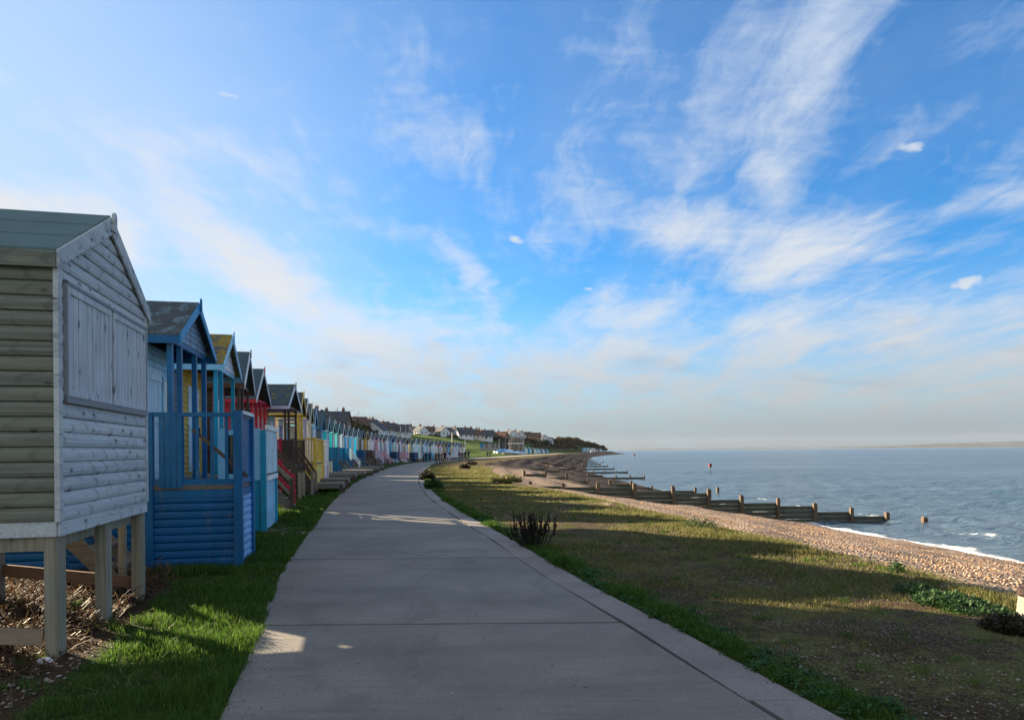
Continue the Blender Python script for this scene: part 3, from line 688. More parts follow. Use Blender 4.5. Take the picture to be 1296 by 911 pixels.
def steps(root, x, y0, y1, w=.8, z=1.15, n=5, mat=None, rail=None, newel=None, side='both', rz=.85, nh=.95):
    """flight going down from y0 at height z out to y1 on the ground; x is its middle"""
    st = MB()
    for s in (-1, 1) if n else ():
        st.beam((x + s * w / 2, y0, z - .1), (x + s * w / 2, y1, -.02), .04, .2)
    if n: st.build('stringer', mat, root)
    for i in range(n):
        f = (i + .5) / n; y = y0 + (y1 - y0) * f; zz = z * (1 - (i + 1) / (n + 1) * 1.0)
        MB().box(x - w / 2 + .02, x + w / 2 - .02, y - .13, y + .13, zz - .035, zz).build('tread', mat, root)
    if rail:
        for s in ((-1, 1) if side == 'both' else ((-1,) if side == 'n' else (1,))):
            MB().beam((x + s * (w / 2 + .05), y0, z + rz), (x + s * (w / 2 + .05), y1 + .05, nh), .04, .09).build('handrail', rail, root)
            MB().beam((x + s * (w / 2 + .05), y0, z + rz * .5), (x + s * (w / 2 + .05), y1 + .05, nh * .55), .03, .07).build('handrail', rail, root)
            MB().box(x + s * (w / 2 + .05) - .05, x + s * (w / 2 + .05) + .05, y1 - .03, y1 + .07, -.1, nh + .06).build('newel_post', newel or rail, root)
M_iron = plain('black_iron', (.02, .02, .022), .5, .6)
# ---- palette (paint colours, plus one lit blue)
def P(n, c, wear=.22, rough=.5): return paint(n, sr(*c), wear, rough)
w_front = wood('silvered_cladding', (.41, .46, .49), 'x', .8, .8, .30, .125, (.56, .57, .56))
w_side = wood('treated_cladding', (.165, .185, .155), 'y', .6, .8, .38, .125, (.17, .17, .12))
w_shut = wood('silvered_shutter_boards', (.50, .55, .585), 'z', .8, .8, .3, 0, (.48, .48, .5), .8)
w_post = wood('treated_posts', (.25, .25, .205), 'z', .5, .8, .45, 0, (.27, .22, .14))
w_beam = wood('treated_beams', (.30, .27, .20), 'y', .4, .8, .35, 0, (.3, .2, .12))
w_dark = wood('weathered_dark_timber', (.085, .062, .048), 'z', .3, .85, .4, 0, (.10, .075, .06))
w_deck = wood('weathered_deck', (.20, .18, .15), 'y', .3, .85, .4, 0, (.16, .14, .12))
f_teal = felt('green_grey_felt', (.105, .17, .17)); f_pale = felt('streaked_felt', (.065, .075, .08), (.12, .18, .21), .45)
f_moss = felt('mossy_felt', (.075, .085, .09), (.26, .19, .035), .62); f_dark = felt('dark_felt', (.062, .095, .115)); f_mos2 = felt('lightly_mossy_felt', (.055, .085, .10), (.16, .15, .04), .30)
blue = P('mid_blue_paint', (4, 92, 146), .12); navy = P('deep_blue_paint', (10, 50, 96), .15); pale = P('pale_blue_paint', (190, 218, 232), .1)
skyb = P('sky_blue_paint', (140, 196, 226), .15); teal = P('teal_paint', (20, 148, 180), .12); white = P('white_paint', (236, 236, 236), .08); offw = P('cream_paint', (214, 206, 180), .12)
yel = P('yellow_paint', (232, 196, 84), .2); och = P('ochre_paint', (200, 160, 40), .2); red = P('crimson_paint', (186, 36, 60), .12); rose = P('faded_rose_paint', (176, 92, 98), .25)
oran = P('coral_paint', (222, 120, 84), .2); lil = P('lilac_paint', (198, 190, 214), .12); purp = P('mauve_paint', (150, 118, 168), .15); turq = P('turquoise_paint', (0, 196, 200), .12); cyan = P('bright_cyan_paint', (40, 208, 232), .1)
petrol = P('petrol_blue_paint', (14, 104, 150), .15); dkg = P('dark_green_paint', (24, 74, 66), .15); mint = P('mint_paint', (186, 234, 224), .1); rust = P('rust_brown_paint', (120, 62, 40), .2)
pink = P('pink_paint', (214, 162, 178), .12); brn = P('brown_stain', (84, 62, 48), .25); slate = P('slate_grey_paint', (96, 104, 116), .2)
gabl = P('blue_flaking_boards', (110, 146, 178), .45); sb2 = P('azure_paint', (20, 136, 192), .1)
blue_log = P('blue_cladding', (0, 86, 142), .12); lit_b = P('lit_blue_boards', (120, 176, 230), .2)  # second one: walkway front boards, sky light put into the paler blue
white_b = P('white_boards', (206, 216, 228), .2)
# ---- 1: bare timber hut on stilts
A1, B1 = Vector((-3.79, 5.68)), Vector((-4.34, 8.06)); m1 = (A1 + B1) / 2; a1 = math.atan2(B1.y - A1.y, B1.x - A1.x)
h1 = hut('silvery bare timber hut on tall square stilts, nearest to the camera', m1.y, X=m1.x, ang=a1, zg=0, w=2.44, d=3.0, zf=1.14, ze=3.38, zr=4.03, ov=.07, fo=.04, side=w_side, front=w_front, trim=w_front, roof=f_teal,
    eavem=w_side, barge=.13, finial=.10, pitch=.125, bulge=.027, doors=[(-1.10, -.02, 2.20, 3.14, w_shut, 'shutter'), (.04, 1.12, 2.20, 3.14, w_shut, 'shutter')], stilts=w_post)
MB().box(-1.135, -1.105, -.055, -.018, 2.14, 3.18).box(1.125, 1.15, -.055, -.018, 2.14, 3.18).box(-1.135, 1.15, -.055, -.018, 3.145, 3.175).box(-1.135, 1.15, -.057, -.018, 2.14, 2.195).box(-.018, .038, -.030, -.018, 2.2, 3.14).build('window_surround', wood('dark_edge_timber', (.24, .25, .265), 'x', .2), h1)
MB().beam((-1.18, .12, .18), (-1.18, 2.9, .46), .05, .13).build('brace', w_beam, h1)
MB().beam((1.18, .1, .20), (1.18, 2.9, .62), .05, .13).build('brace', wood('red_brown_brace', (.22, .13, .08), 'y', .2), h1)
MB().box(-1.1, 1.1, 2.88, 2.94, .42, .58).build('brace', w_beam, h1)
# ---- 2: blue hut with tall porch and blue gated walkway beside it
h2 = hut('blue porch hut with flaking grey-blue gable and clad blue walkway enclosure', 12.15, X=-5.70, ang=math.atan2(2.5, -.53), zg=0, w=2.45, d=2.9, porch=.62, zf=1.22, ze=3.60, zr=4.32, ov=.08, side=blue, front=skyb, trim=blue, roof=f_pale,
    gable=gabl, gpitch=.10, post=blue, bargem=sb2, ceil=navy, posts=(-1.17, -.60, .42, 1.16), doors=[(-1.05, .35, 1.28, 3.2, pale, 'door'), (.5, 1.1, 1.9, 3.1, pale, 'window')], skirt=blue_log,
    terraces=[dict(x0=-2.30, x1=-1.25, y0=-1.18, y1=1.1, zf=1.22, zt=2.30, mat=blue, deck=w_deck, skirt=blue_log, sides='n', style='picket', n=7, near_n=11, pw=.12, bulge=.024, pitch=.115, sk_front=lit_b)],
    steps=[dict(x=-2.9, y0=1.1, y1=.1, w=.9, z=1.2, n=4, mat=w_deck)])
rail(h2, (-2.24, -1.18), (-1.31, -1.18), 1.22, 2.30, blue, 'solid')
MB().box(-2.24, -1.31, -1.255, -1.22, 2.28, 2.335).build('rail_cap', white_b, h2)
q = MB(); clad(q, (-2.06, 2.2), (-2.06, .55), (-1, 0), bulge_levels(-.05, 1.14, .115, .022)); q.build('inner_skirting', blue_log, h2)
planks_m = MB(); planks(planks_m, (-2.32, -.1), (-2.32, -.42), (-1, 0), 1.2, 2.28, 4); planks_m.build('corner_panel', blue, h2)
MB().box(-2.36, -2.24, -.02, .10, -.08, 2.3).build('post', blue, h2)
rail(h2, (-2.2, .3), (-2.2, 1.3), 1.22, 2.25, navy, 'picket', 2, bars=.05)
MB().box(-2.26, -2.18, .22, .30, 1.15, 2.3).build('post', wood('pale_new_post', (.62, .50, .34), 'z', .4), h2)
MB().box(-3.40, -3.32, .02, .10, -.1, 1.34).build('newel_post', w_post, h2); MB().beam((-3.36, .06, 1.32), (-3.1, 1.0, 1.75), .04, .09).build('handrail', w_beam, h2)
MB().beam((-2.27, -.55, 2.05), (-2.27, -1.3, 1.35), .04, .05).build('gate_brace', w_dark, h2)
# ---- 3: pale blue hut with mossy roof, teal boxed terrace
h3 = hut('pale blue porch hut with orange moss on its roof and white slatted gable', 16.3, X=-6.80, ang=math.atan2(2.5, -.6), zg=0, w=2.4, d=2.8, porch=.75, zf=1.22, ze=3.68, zr=4.46, ov=.08, side=slate, front=och, trim=skyb, roof=f_moss,
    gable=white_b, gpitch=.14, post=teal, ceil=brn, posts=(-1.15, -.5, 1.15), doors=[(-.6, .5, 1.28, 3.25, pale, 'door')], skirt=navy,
    terraces=[dict(x0=-2.05, x1=.25, y0=-1.05, y1=1.1, zf=1.22, zt=2.15, mat=teal, deck=w_deck, skirt=teal, sides='', pw=.11, pitch=.06, bulge=.008, sk_front=skyb)])
# glazed windbreak of hut 3
MB().box(-2.09, -2.01, -1.00, -.86, 1.12, 2.22).box(-2.09, -2.01, -.32, -.15, 1.12, 2.22).box(-2.09, -2.01, -.86, -.32, 1.12, 1.26).box(-2.09, -2.01, -.86, -.32, 2.08, 2.18).build('windbreak_frame', skyb, h3)
MB().box(-2.06, -2.04, -.86, -.32, 1.26, 2.08).build('pane', glass(), h3)
q = MB(); planks(q, (-2.0, -1.08), (.2, -1.08), (0, -1), 1.25, 2.2, 14, .02); q.build('front_panel', pale, h3); MB().box(-2.0, .2, -1.14, -1.08, 2.2, 2.3).box(-2.0, .2, -1.13, -1.08, 1.1, 1.2).build('rail_cap', white, h3)
# ---- 4 brown, 5 red, 6 grey/lilac, 7 yellow, 8 lilac ...
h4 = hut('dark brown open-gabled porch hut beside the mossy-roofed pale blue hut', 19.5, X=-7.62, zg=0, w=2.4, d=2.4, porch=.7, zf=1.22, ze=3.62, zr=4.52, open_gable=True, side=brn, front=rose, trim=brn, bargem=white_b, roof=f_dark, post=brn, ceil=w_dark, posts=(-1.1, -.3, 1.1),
    doors=[(-.5, .5, 1.28, 3.2, white, 'door')], stilts=w_dark, terraces=[dict(x0=-1.2, x1=1.2, y0=-.35, y1=.2, zf=1.22, zt=2.2, mat=w_dark, deck=w_deck, sides='nf', n=9)],
    steps=[dict(x=.05, y0=-.35, y1=-1.3, w=.85, z=1.18, n=5, mat=w_deck, rail=w_post, newel=w_dark, rz=.72, nh=.92, side='n'), dict(x=.05, y0=-.36, y1=-1.3, w=.85, z=1.18, n=0, mat=w_deck, rail=red, newel=red, rz=.74, nh=1.0, side='f')])
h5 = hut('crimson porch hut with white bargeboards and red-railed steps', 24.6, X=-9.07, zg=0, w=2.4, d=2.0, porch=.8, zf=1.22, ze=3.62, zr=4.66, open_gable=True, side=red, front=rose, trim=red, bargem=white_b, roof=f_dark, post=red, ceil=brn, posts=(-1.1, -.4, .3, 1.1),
    doors=[(-.5, .5, 1.28, 3.2, white, 'door')], stilts=w_dark, terraces=[dict(x0=-1.2, x1=1.2, y0=-.5, y1=.2, zf=1.22, zt=2.2, mat=red, deck=w_deck, sides='b', n=8)],
    steps=[dict(x=-.75, y0=-.5, y1=-1.55, w=.85, z=1.18, n=5, mat=w_dark, rail=w_dark, newel=w_post, rz=.72, nh=.95)])
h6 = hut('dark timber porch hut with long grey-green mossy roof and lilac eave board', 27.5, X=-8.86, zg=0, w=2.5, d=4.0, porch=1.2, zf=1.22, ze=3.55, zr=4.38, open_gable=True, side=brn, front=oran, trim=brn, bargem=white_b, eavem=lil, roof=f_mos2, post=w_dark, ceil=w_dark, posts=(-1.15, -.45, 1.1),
    doors=[(-.9, .1, 1.28, 3.1, white, 'door'), (.25, .95, 1.9, 3.0, white, 'window')], skirt=navy, terraces=[dict(x0=-1.2, x1=1.2, y0=-.25, y1=.2, zf=1.22, zt=2.2, mat=w_dark, deck=w_deck, sides='nf', n=9)],
    steps=[dict(x=-.5, y0=-.25, y1=-.95, w=.85, z=1.18, n=5, mat=w_dark, rail=w_dark, newel=w_post, rz=.72, nh=.9)])
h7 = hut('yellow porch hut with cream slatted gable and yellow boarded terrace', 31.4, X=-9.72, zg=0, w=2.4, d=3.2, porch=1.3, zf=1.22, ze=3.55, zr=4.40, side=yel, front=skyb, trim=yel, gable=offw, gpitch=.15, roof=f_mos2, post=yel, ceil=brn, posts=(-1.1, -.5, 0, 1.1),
    doors=[(-.5, .5, 1.28, 3.1, white, 'door')], skirt=yel, terraces=[dict(x0=-2.75, x1=1.2, y0=-.85, y1=.1, zf=1.22, zt=2.30, mat=yel, deck=w_deck, skirt=yel, skv=True, sides='nf', n=14, near_n=8, pw=.16)])
h8 = hut('lilac porch hut with white slatted gable beyond the yellow terrace', 35.0, X=-10.6, zg=0, w=2.4, d=3.2, porch=1.2, zf=1.22, ze=3.55, zr=4.40, side=lil, front=pale, trim=white, gable=white, gpitch=.14, roof=f_dark, post=lil, ceil=brn, posts=(-1.1, -.4, .4, 1.1),
    doors=[(-.5, .5, 1.28, 3.1, purp, 'door')], skirt=purp, terraces=[dict(x0=-1.2, x1=1.2, y0=-1.05, y1=.2, zf=1.22, zt=2.3, mat=white, deck=w_deck, skirt=purp, sides='nf', n=12, pw=.12, style='solid')])
h9 = hut('cream porch hut with white gable between the lilac hut and a teal-trimmed hut', 39.0, X=-11.55, zg=0, w=2.4, d=3.2, porch=1.2, zf=1.22, ze=3.55, zr=4.42, side=offw, front=white, trim=offw, gable=white, gpitch=.14, roof=f_mos2, post=offw, ceil=brn, posts=(-1.1, -.4, .4, 1.1),
    doors=[(-.5, .5, 1.28, 3.1, skyb, 'door')], skirt=offw, terraces=[dict(x0=-1.2, x1=1.2, y0=-.9, y1=.2, zf=1.22, zt=2.2, mat=offw, deck=w_deck, sides='nf', n=12, pw=.12)])
h10 = hut('slate grey hut with pale teal gable behind the cream hut', 43.0, X=-12.45, zg=0, w=2.4, d=3.2, porch=0, zf=1.1, ze=3.5, zr=4.38, side=slate, front=skyb, trim=skyb, roof=f_dark, doors=[(-.7, .7, 1.2, 3.1, white, 'door')], stilts=w_dark)
h11 = hut('petrol blue hut with dark roof before the turquoise hut', 49.4, X=-13.75, zg=0, w=2.4, d=4.0, porch=0, zf=1.1, ze=3.5, zr=4.42, side=slate, front=petrol, trim=petrol, roof=f_dark, doors=[(-.7, .7, 1.2, 3.1, skyb, 'door')], stilts=w_dark)
# ---- the rest of the row, in the photograph's order of colours
names = {turq.name: 'turquoise', petrol.name: 'petrol blue', dkg.name: 'dark green', lil.name: 'lilac', navy.name: 'navy', sb2.name: 'azure', cyan.name: 'bright cyan', rust.name: 'rust brown', och.name: 'ochre', pale.name: 'pale blue', pink.name: 'pink', purp.name: 'mauve',
         white.name: 'white', offw.name: 'cream', teal.name: 'teal', skyb.name: 'sky blue', mint.name: 'mint', yel.name: 'yellow', red.name: 'crimson', brn.name: 'brown', blue.name: 'mid blue', slate.name: 'slate grey', rose.name: 'rose', oran.name: 'coral'}
row = [ # Y, side, front, trim, skirt/base, terrace paint
 (55.6, turq, petrol, pale, petrol, petrol), (60.2, turq, dkg, mint, petrol, petrol), (64.6, mint, dkg, mint, white, teal), (69, lil, navy, white, slate, white), (73.2, sb2, lil, pale, sb2, None), (77.2, cyan, pale, white, sb2, None),
 (81.2, cyan, mint, white, slate, navy), (85, rust, brn, slate, brn, brn), (88.6, och, rust, yel, brn, brn), (92, pale, lil, white, purp, lil), (95.2, white, pink, pink, pink, pink), (98.4, rose, pink, white, pink, pink), (101.5, teal, rust, white, offw, None),
 (104.5, purp, white, white, white, None), (107.5, teal, navy, skyb, pale, navy), (110.5, mint, rose, white, teal, None), (113.4, navy, purp, white, white, pink), (116.3, offw, brn, offw, offw, None), (119.2, white, teal, yel, navy, navy),
 (122, skyb, mint, white, white, None), (124.8, pale, offw, white, pale, None), (127.5, petrol, skyb, white, teal, teal), (130.2, pale, slate, white, teal, skyb), (132.8, mint, white, white, sb2, None), (135.4, white, red, white, teal, None), (138, skyb, rose, white, white, white),
 (140.5, navy, dkg, yel, navy, navy), (143, slate, navy, skyb, purp, None), (145.5, offw, white, yel, yel, None), (148, pale, lil, white, pale, None), (150.5, white, pale, white, skyb, None), (153, skyb, purp, white, skyb, None), (155.5, white, offw, yel, teal, None), (158, mint, pale, white, lil, None)]
prev = 'petrol blue'; used = {}
for i, (Y, s_, f_, tr_, sk_, te_) in enumerate(row):
    hgt = float(np.interp(Y, [55, 80, 110, 130, 160], [4.38, 4.36, 4.2, 3.75, 3.5])); zf = float(np.interp(Y, [55, 90, 120, 160], [1.1, .9, .55, .3]))
    nm = lambda m_: names[m_.name]; nxt = nm(row[i + 1][2]) if i + 1 < len(row) else 'grassy slope'
    lb = f'{nm(f_)} hut with {nm(s_)} side, between {prev} hut and {nxt}' + (' hut' if i + 1 < len(row) else '')
    prev = nm(f_)
    hut(lb, Y, w=2.35 if Y < 100 else 2.1, d=2.6, porch=0, zf=zf, ze=hgt - .86, zr=hgt, side=s_, front=f_, trim=tr_, roof=f_dark if i % 4 else f_mos2, far=True, skirt=sk_, bulge=.012, barge=.11, finial=.22, ov=.1,
        doors=[(-.62, .62, zf + .05, hgt - 1.1, white if i % 3 else tr_, 'door')] if i % 2 else [(-.9, -.1, zf + .05, hgt - 1.1, tr_, 'door'), (.15, .95, zf + .8, hgt - 1.15, white, 'window')],
        terraces=[dict(x0=-1.15, x1=1.15, y0=-.85, y1=.0, zf=zf + .02, zt=zf + 1.0, mat=te_, deck=w_deck, skirt=sk_, sides='nf', n=9, style='picket' if i % 2 else 'solid')] if te_ else (),
        steps=[dict(x=0, y0=-.02, y1=-.9, w=.9, z=zf, n=3, mat=w_deck)] if not te_ else [dict(x=.3, y0=-.87, y1=-1.6, w=.8, z=zf, n=3, mat=w_deck, rail=te_ if i % 2 else None, rz=.7, nh=.8)])
# ================================================================ groynes
w_gro = wood('wet_groyne_planks', (.085, .085, .070), 'x', .2, .75, .4, 0, (.06, .075, .045))
w_gpost = wood('groyne_posts', (.125, .088, .058), 'z', .3, .8, .5, 0, (.12, .085, .05))
def groyne(label, Y, px_list, zs, gap=None):
    """posts at the given x positions; the planking between two posts has its top at zs"""
    root = empty('groyne', (px_list[0], Y, gz(px_list[0], Y)), 0, label, 'groyne', 'timber groynes down the beach'); O = Vector(root.location)
    rnd = random.Random(int(Y * 3))
    for i, x in enumerate(px_list):
        zt = zs[min(i, len(zs) - 1)]; zt = max(zt, zs[max(0, i - 1)]) if i else zt
        a = .088 + rnd.uniform(-.015, .015); lean = rnd.uniform(-.05, .05); g0 = min(gz(x, Y), zt) - .6; top = zt + rnd.uniform(.14, .32) - O.z; g0 -= O.z
        q = MB(); X = x - O.x
        q.hexa([(X - a, -a, g0), (X + a, -a, g0), (X + a, a, g0), (X - a, a, g0), (X - a + lean, -a, top), (X + a * .9 + lean, -a, top - .03), (X + a * .9 + lean, a, top), (X - a + lean, a, top + .03)]); q.build('post', w_gpost, root)
    for i in range(len(px_list) - 1):
        x0, x1 = px_list[i] - O.x, px_list[i + 1] - O.x; zt = zs[min(i, len(zs) - 1)]; g0 = min(gz(px_list[i], Y), gz(px_list[i + 1], Y)) - .5
        q = MB(); n = max(1, int((zt - g0) / .22))
        for k in range(n): q.box(x0 + .01, x1 - .01, .13 + rnd.uniform(0, .012), .20, zt - .22 * (k + 1) + .012 - O.z, zt - .22 * k - O.z)
        q.build('planking', w_gro, root)
    return root
def gx(px, Y): return ray(px, 600)[0] * Y
g1x = [gx(p, 34.3) for p in (628, 671, 712.6, 756.6, 802.6, 852.6, 897, 939, 984.5, 1031.6, 1077, 1122.5)]
groyne('nearest groyne, stepping down the shingle into the water, its last posts standing in the sea', 34.3, g1x, [-.06, -.10, -.16, -.2, -.42, -.52, -.86, -1.04, -1.21, -1.52, -1.75])
q = empty('mooring_post', (gx(1169.6, 34.3), 34.3, SEA - 1), 0, 'short lone post in the sea just beyond the end of the nearest groyne', 'post')
MB().hexa([(-.11, -.11, 0), (.11, -.11, 0), (.11, .11, 0), (-.11, .11, 0), (-.10, -.11, 1.21), (.11, -.10, 1.17), (.11, .11, 1.19), (-.11, .10, 1.23)]).build('shaft', w_gpost, q)
MB().box(-.12, .12, -.12, .12, 1.04, 1.08).build('iron_band', plain('rusty_iron', (.12, .05, .025), .8), q)
def auto_groyne(label, Y, last):
    sp = 1.78; n = 0; xs = [last]
    x0 = float(grassE(Y)) + (2.5 if Y < 70 else 6)
    while xs[-1] > x0 and len(xs) < 9: xs.append(xs[-1] - sp)
    xs = xs[::-1]; zs = []
    for a, b_ in zip(xs[:-1], xs[1:]):
        zs.append(max(gz((a + b_) / 2, Y) + .08, SEA + .30)); 
    zs = [round(z / .3) * .3 + .04 for z in zs]
    return groyne(label, Y, xs, zs)
ag = [('second groyne along the beach, whose end posts show just above the nearest one', 57, gx(879.5, 57)), ('third groyne, with two end posts in the water behind the second groyne', 86, gx(815, 86)), ('fourth groyne, low and dark, beyond the third groyne', 108, gx(794, 108)),
      ('fifth groyne from the camera, dark with its foot in bright water', 128, gx(777, 128)), ('sixth groyne from the camera, small beside the dark shingle bank', 150, gx(769, 150)), ('seventh groyne from the camera, a short dark bar at the water', 172, gx(760, 172)),
      ('eighth groyne from the camera, next before the farthest ones', 196, gx(756, 196)), ('farthest but one groyne, a thin dark line at the bend', 224, gx(752, 224)), ('farthest groyne, smallest of all where the shore bends', 256, gx(749, 256))]
for a_ in ag: auto_groyne(*a_)
# stray posts in the water and the beacons
def stake(px, py, Y, h_, label, w_=.1):
    p = at(px, py, Y); o = MB().hexa([(-w_, -w_, -1), (w_, -w_, -1), (w_, w_, -1), (-w_, w_, -1), (-w_ * .9, -w_, h_), (w_, -w_ * .9, h_ - .04), (w_, w_, h_), (-w_, w_, h_ + .03)]).build('mooring_post', w_gpost)
    o.location = (p.x, Y, SEA); return tag(o, label, 'post', 'stray posts in the water')
stake(908.5, 623, 57.5, .5, 'small stump in the water right of the second groyne')
stake(763, 586, 190, .7, 'tiny dark post in the water off the far groynes', .14)
bp = at(899, 596, 114)
q = empty('beacon', (bp.x, 114, SEA), 0, 'red square-topped marker beacon standing out in the sea', 'beacon')
MB().tube([(0, 0, -1.5), (0, 0, 1.0)], .05, 8).build('pole', plain('beacon_pole', (.06, .04, .035), .6), q)
MB().box(-.22, .22, -.22, .22, .72, 1.26).build('top_mark', plain('beacon_red', (.22, .035, .025), .5), q)
bp = at(803, 579.5, 330); q = empty('beacon', (bp.x, 330, SEA), 0, 'distant dark marker post far out near the shingle spit', 'beacon')
MB().tube([(0, 0, -1), (0, 0, 1.6)], .10, 6).build('pole', MATS['beacon_pole'], q); MB().box(-.35, .35, -.35, .35, .9, 1.6).build('top_mark', MATS['beacon_red'], q)
bp = at(1232, 571.5, 520); q = empty('buoy', (bp.x, 420, SEA), 0, 'pale yellow buoy floating far out on the right', 'buoy')
MB().tube([(0, 0, -.4), (0, 0, .35), (0, 0, .7)], [.6, .75, .25], 12).build('float', plain('buoy_yellow', (.75, .65, .30), .5), q); MB().tube([(0, 0, .7), (0, 0, 1.5)], .08, 6).build('mast', MATS['buoy_yellow'], q)
# post at the right edge, partly cut by the frame
p = gr(1300, 781); q = empty('marker_post', (p.x, p.y, gz(p.x, p.y)), R(10), 'pale flaking post with dark cap at the right edge beside dark dock plants', 'post')
MB().hexa([(-.085, -.085, -.2), (.085, -.085, -.2), (.085, .085, -.2), (-.085, .085, -.2), (-.055, -.055, .24), (.055, -.055, .24), (.055, .055, .24), (-.055, .055, .24)]).build('shaft', paint('flaking_white', (.30, .28, .21), .5, .7), q, bevel=.01)
MB().tube([(0, 0, .225), (0, 0, .245), (0, 0, .30), (0, 0, .312)], [.07, .082, .082, .07], 14).build('cap', plain('dark_red_cap', (.035, .018, .016), .6), q)
# ================================================================ low timber platforms at the path edge
def platform(label, px, py, w_, dp_, h_, ang=None):
    p = gr(px, py); ang = ang if ang is not None else math.atan2(1.0, float(pathL(p.y + 1) - pathL(p.y - 1)) / 2)
    root = empty('timber_platform', (p.x, p.y, 0), ang, label, 'platform', 'low timber platforms between the huts and the path')
    q = MB()
    n = 7
    for i in range(n): q.box(0, w_, dp_ * i / n + .008, dp_ * (i + 1) / n - .008, h_ - .05, h_)
    q.build('top_boards', w_deck, root)
    for x in (.06, w_ - .06):
        for y in (.08, dp_ - .08): MB().box(x - .06, x + .06, y - .06, y + .06, -.1, h_ - .055).build('leg', w_dark, root)
    MB().box(0, w_, .0, .04, h_ - .19, h_ - .055).box(0, .04, .045, dp_, h_ - .19, h_ - .055).build('edge_board', w_deck, root)
    return root
for a_ in [('nearest low timber platform, beside the path below the lilac terrace panel', 434.5, 624.5, 1.5, 1.5, .42), ('second low timber platform from the camera, long pale top, at the path edge', 441, 618.5, 1.7, 2.0, .46), ('third low timber platform, dark-sided, below the petrol blue hut', 449.5, 610, 2.0, 2.2, .46),
           ('fourth low timber platform, widest, below the turquoise huts', 461.5, 605.5, 2.0, 2.4, .42), ('fifth low timber platform from the camera, with a pale end panel', 470.5, 602, 2.0, 2.2, .42), ('sixth low timber platform, below the bright cyan huts', 477, 598.5, 2.0, 2.2, .42), ('farthest low timber platform, below the ochre hut', 484, 595.5, 2.0, 2.0, .40)]:
    platform(*a_)
p = gr(417.5, 606); MB().box(-.14, .14, -.14, .14, -.1, 1.12).build('gate_post', offw).location = (p.x, p.y, 0); tag(bpy.context.scene.objects['gate_post'], 'stout cream post right of the lilac and mauve terrace', 'post')
# ================================================================ vegetation
def leafmat(name, cols, trans=.35, rough=.6):
    m, t, b = material(name); g = t.new('ShaderNodeNewGeometry'); r = g.outputs['Random Per Island']; n = t.noise(g.outputs['Position'], .9, 3, .6)
    st = [(i / (len(cols) - 1), c) for i, c in enumerate(cols)]
    c = t.ramp(t.math('ADD', t.math('MULTIPLY', r, .6), t.math('MULTIPLY', n, .4)), st)
    t.l.new(c, b.inputs['Base Color']); b.inputs['Roughness'].default_value = rough; b.inputs['Specular IOR Level'].default_value = .2
    tr = t.new('ShaderNodeBsdfTranslucent'); t.l.new(c, tr.inputs['Color']); mx = t.new('ShaderNodeMixShader'); mx.inputs[0].default_value = trans
    t.l.new(b.outputs[0], mx.inputs[1]); t.l.new(tr.outputs[0], mx.inputs[2]); t.l.new(mx.outputs[0], m.node_tree.nodes['Material Output'].inputs[0]); return m
def blades(name, P_, H, W, mat, lean=.5, label=None, cat=None, kind=None, parent=None, group=None):
    """bent grass blades: base pair, middle pair, tip"""
    n = len(P_); th = RNG.uniform(0, 2 * np.pi, n); ph = RNG.uniform(0, 2 * np.pi, n); ln = np.abs(RNG.normal(0, lean, n)) * H
    dx, dy = np.cos(th) * W / 2, np.sin(th) * W / 2; lx, ly = np.cos(ph) * ln, np.sin(ph) * ln
    V = np.zeros((n, 5, 3)); z = P_[:, 2]
    V[:, 0] = np.stack([P_[:, 0] - dx, P_[:, 1] - dy, z], -1); V[:, 1] = np.stack([P_[:, 0] + dx, P_[:, 1] + dy, z], -1)
    V[:, 2] = np.stack([P_[:, 0] + dx * .8 + lx * .35, P_[:, 1] + dy * .8 + ly * .35, z + H * .6], -1); V[:, 3] = np.stack([P_[:, 0] - dx * .8 + lx * .35, P_[:, 1] - dy * .8 + ly * .35, z + H * .6], -1)
    V[:, 4] = np.stack([P_[:, 0] + lx, P_[:, 1] + ly, z + H], -1)
    b_ = (np.arange(n) * 5)[:, None]; tri = (b_ + np.array([[0, 1, 2, 0, 2, 3, 3, 2, 4]])).reshape(-1)
    o = np_mesh(name, V.reshape(-1, 3), tri, 3, mat, parent); return tag(o, label, cat, group, kind)
def vnoise(x, y, s, seed=0):   # cheap smooth noise on arrays
    r = np.random.default_rng(seed); v = 0
    for k in range(5):
        a = r.uniform(0, 2 * np.pi); f_ = s * r.uniform(.6, 1.7); v = v + np.sin((x * np.cos(a) + y * np.sin(a)) * f_ + r.uniform(0, 6)) 
    return v / 2.6
_py = np.arange(-12, 300, .5); _prof = [profile(y) for y in _py]
def gza(X, Y):
    i = np.clip(((Y + 12) / .5).astype(int), 0, len(_py) - 1); out = np.zeros_like(X)
    for k in np.unique(i):
        m_ = i == k; out[m_] = np.interp(X[m_], _prof[k][0], _prof[k][1])
    return out
def scatter(n, y0, y1, power=1.0):
    """y positions, denser near the camera"""
    u = RNG.random(n); return y0 * (y1 / y0) ** u if power == 1 else y0 + (y1 - y0) * u ** power
g_lush = leafmat('lush_grass', [(.022, .055, .008), (.045, .10, .014), (.085, .16, .024), (.15, .22, .05)], .45)
g_dry = leafmat('thin_grass', [(.055, .07, .018), (.11, .12, .034), (.19, .175, .06), (.29, .235, .11)], .4)
g_weed = leafmat('verge_plants', [(.020, .060, .012), (.035, .10, .022), (.06, .15, .03)], .35)
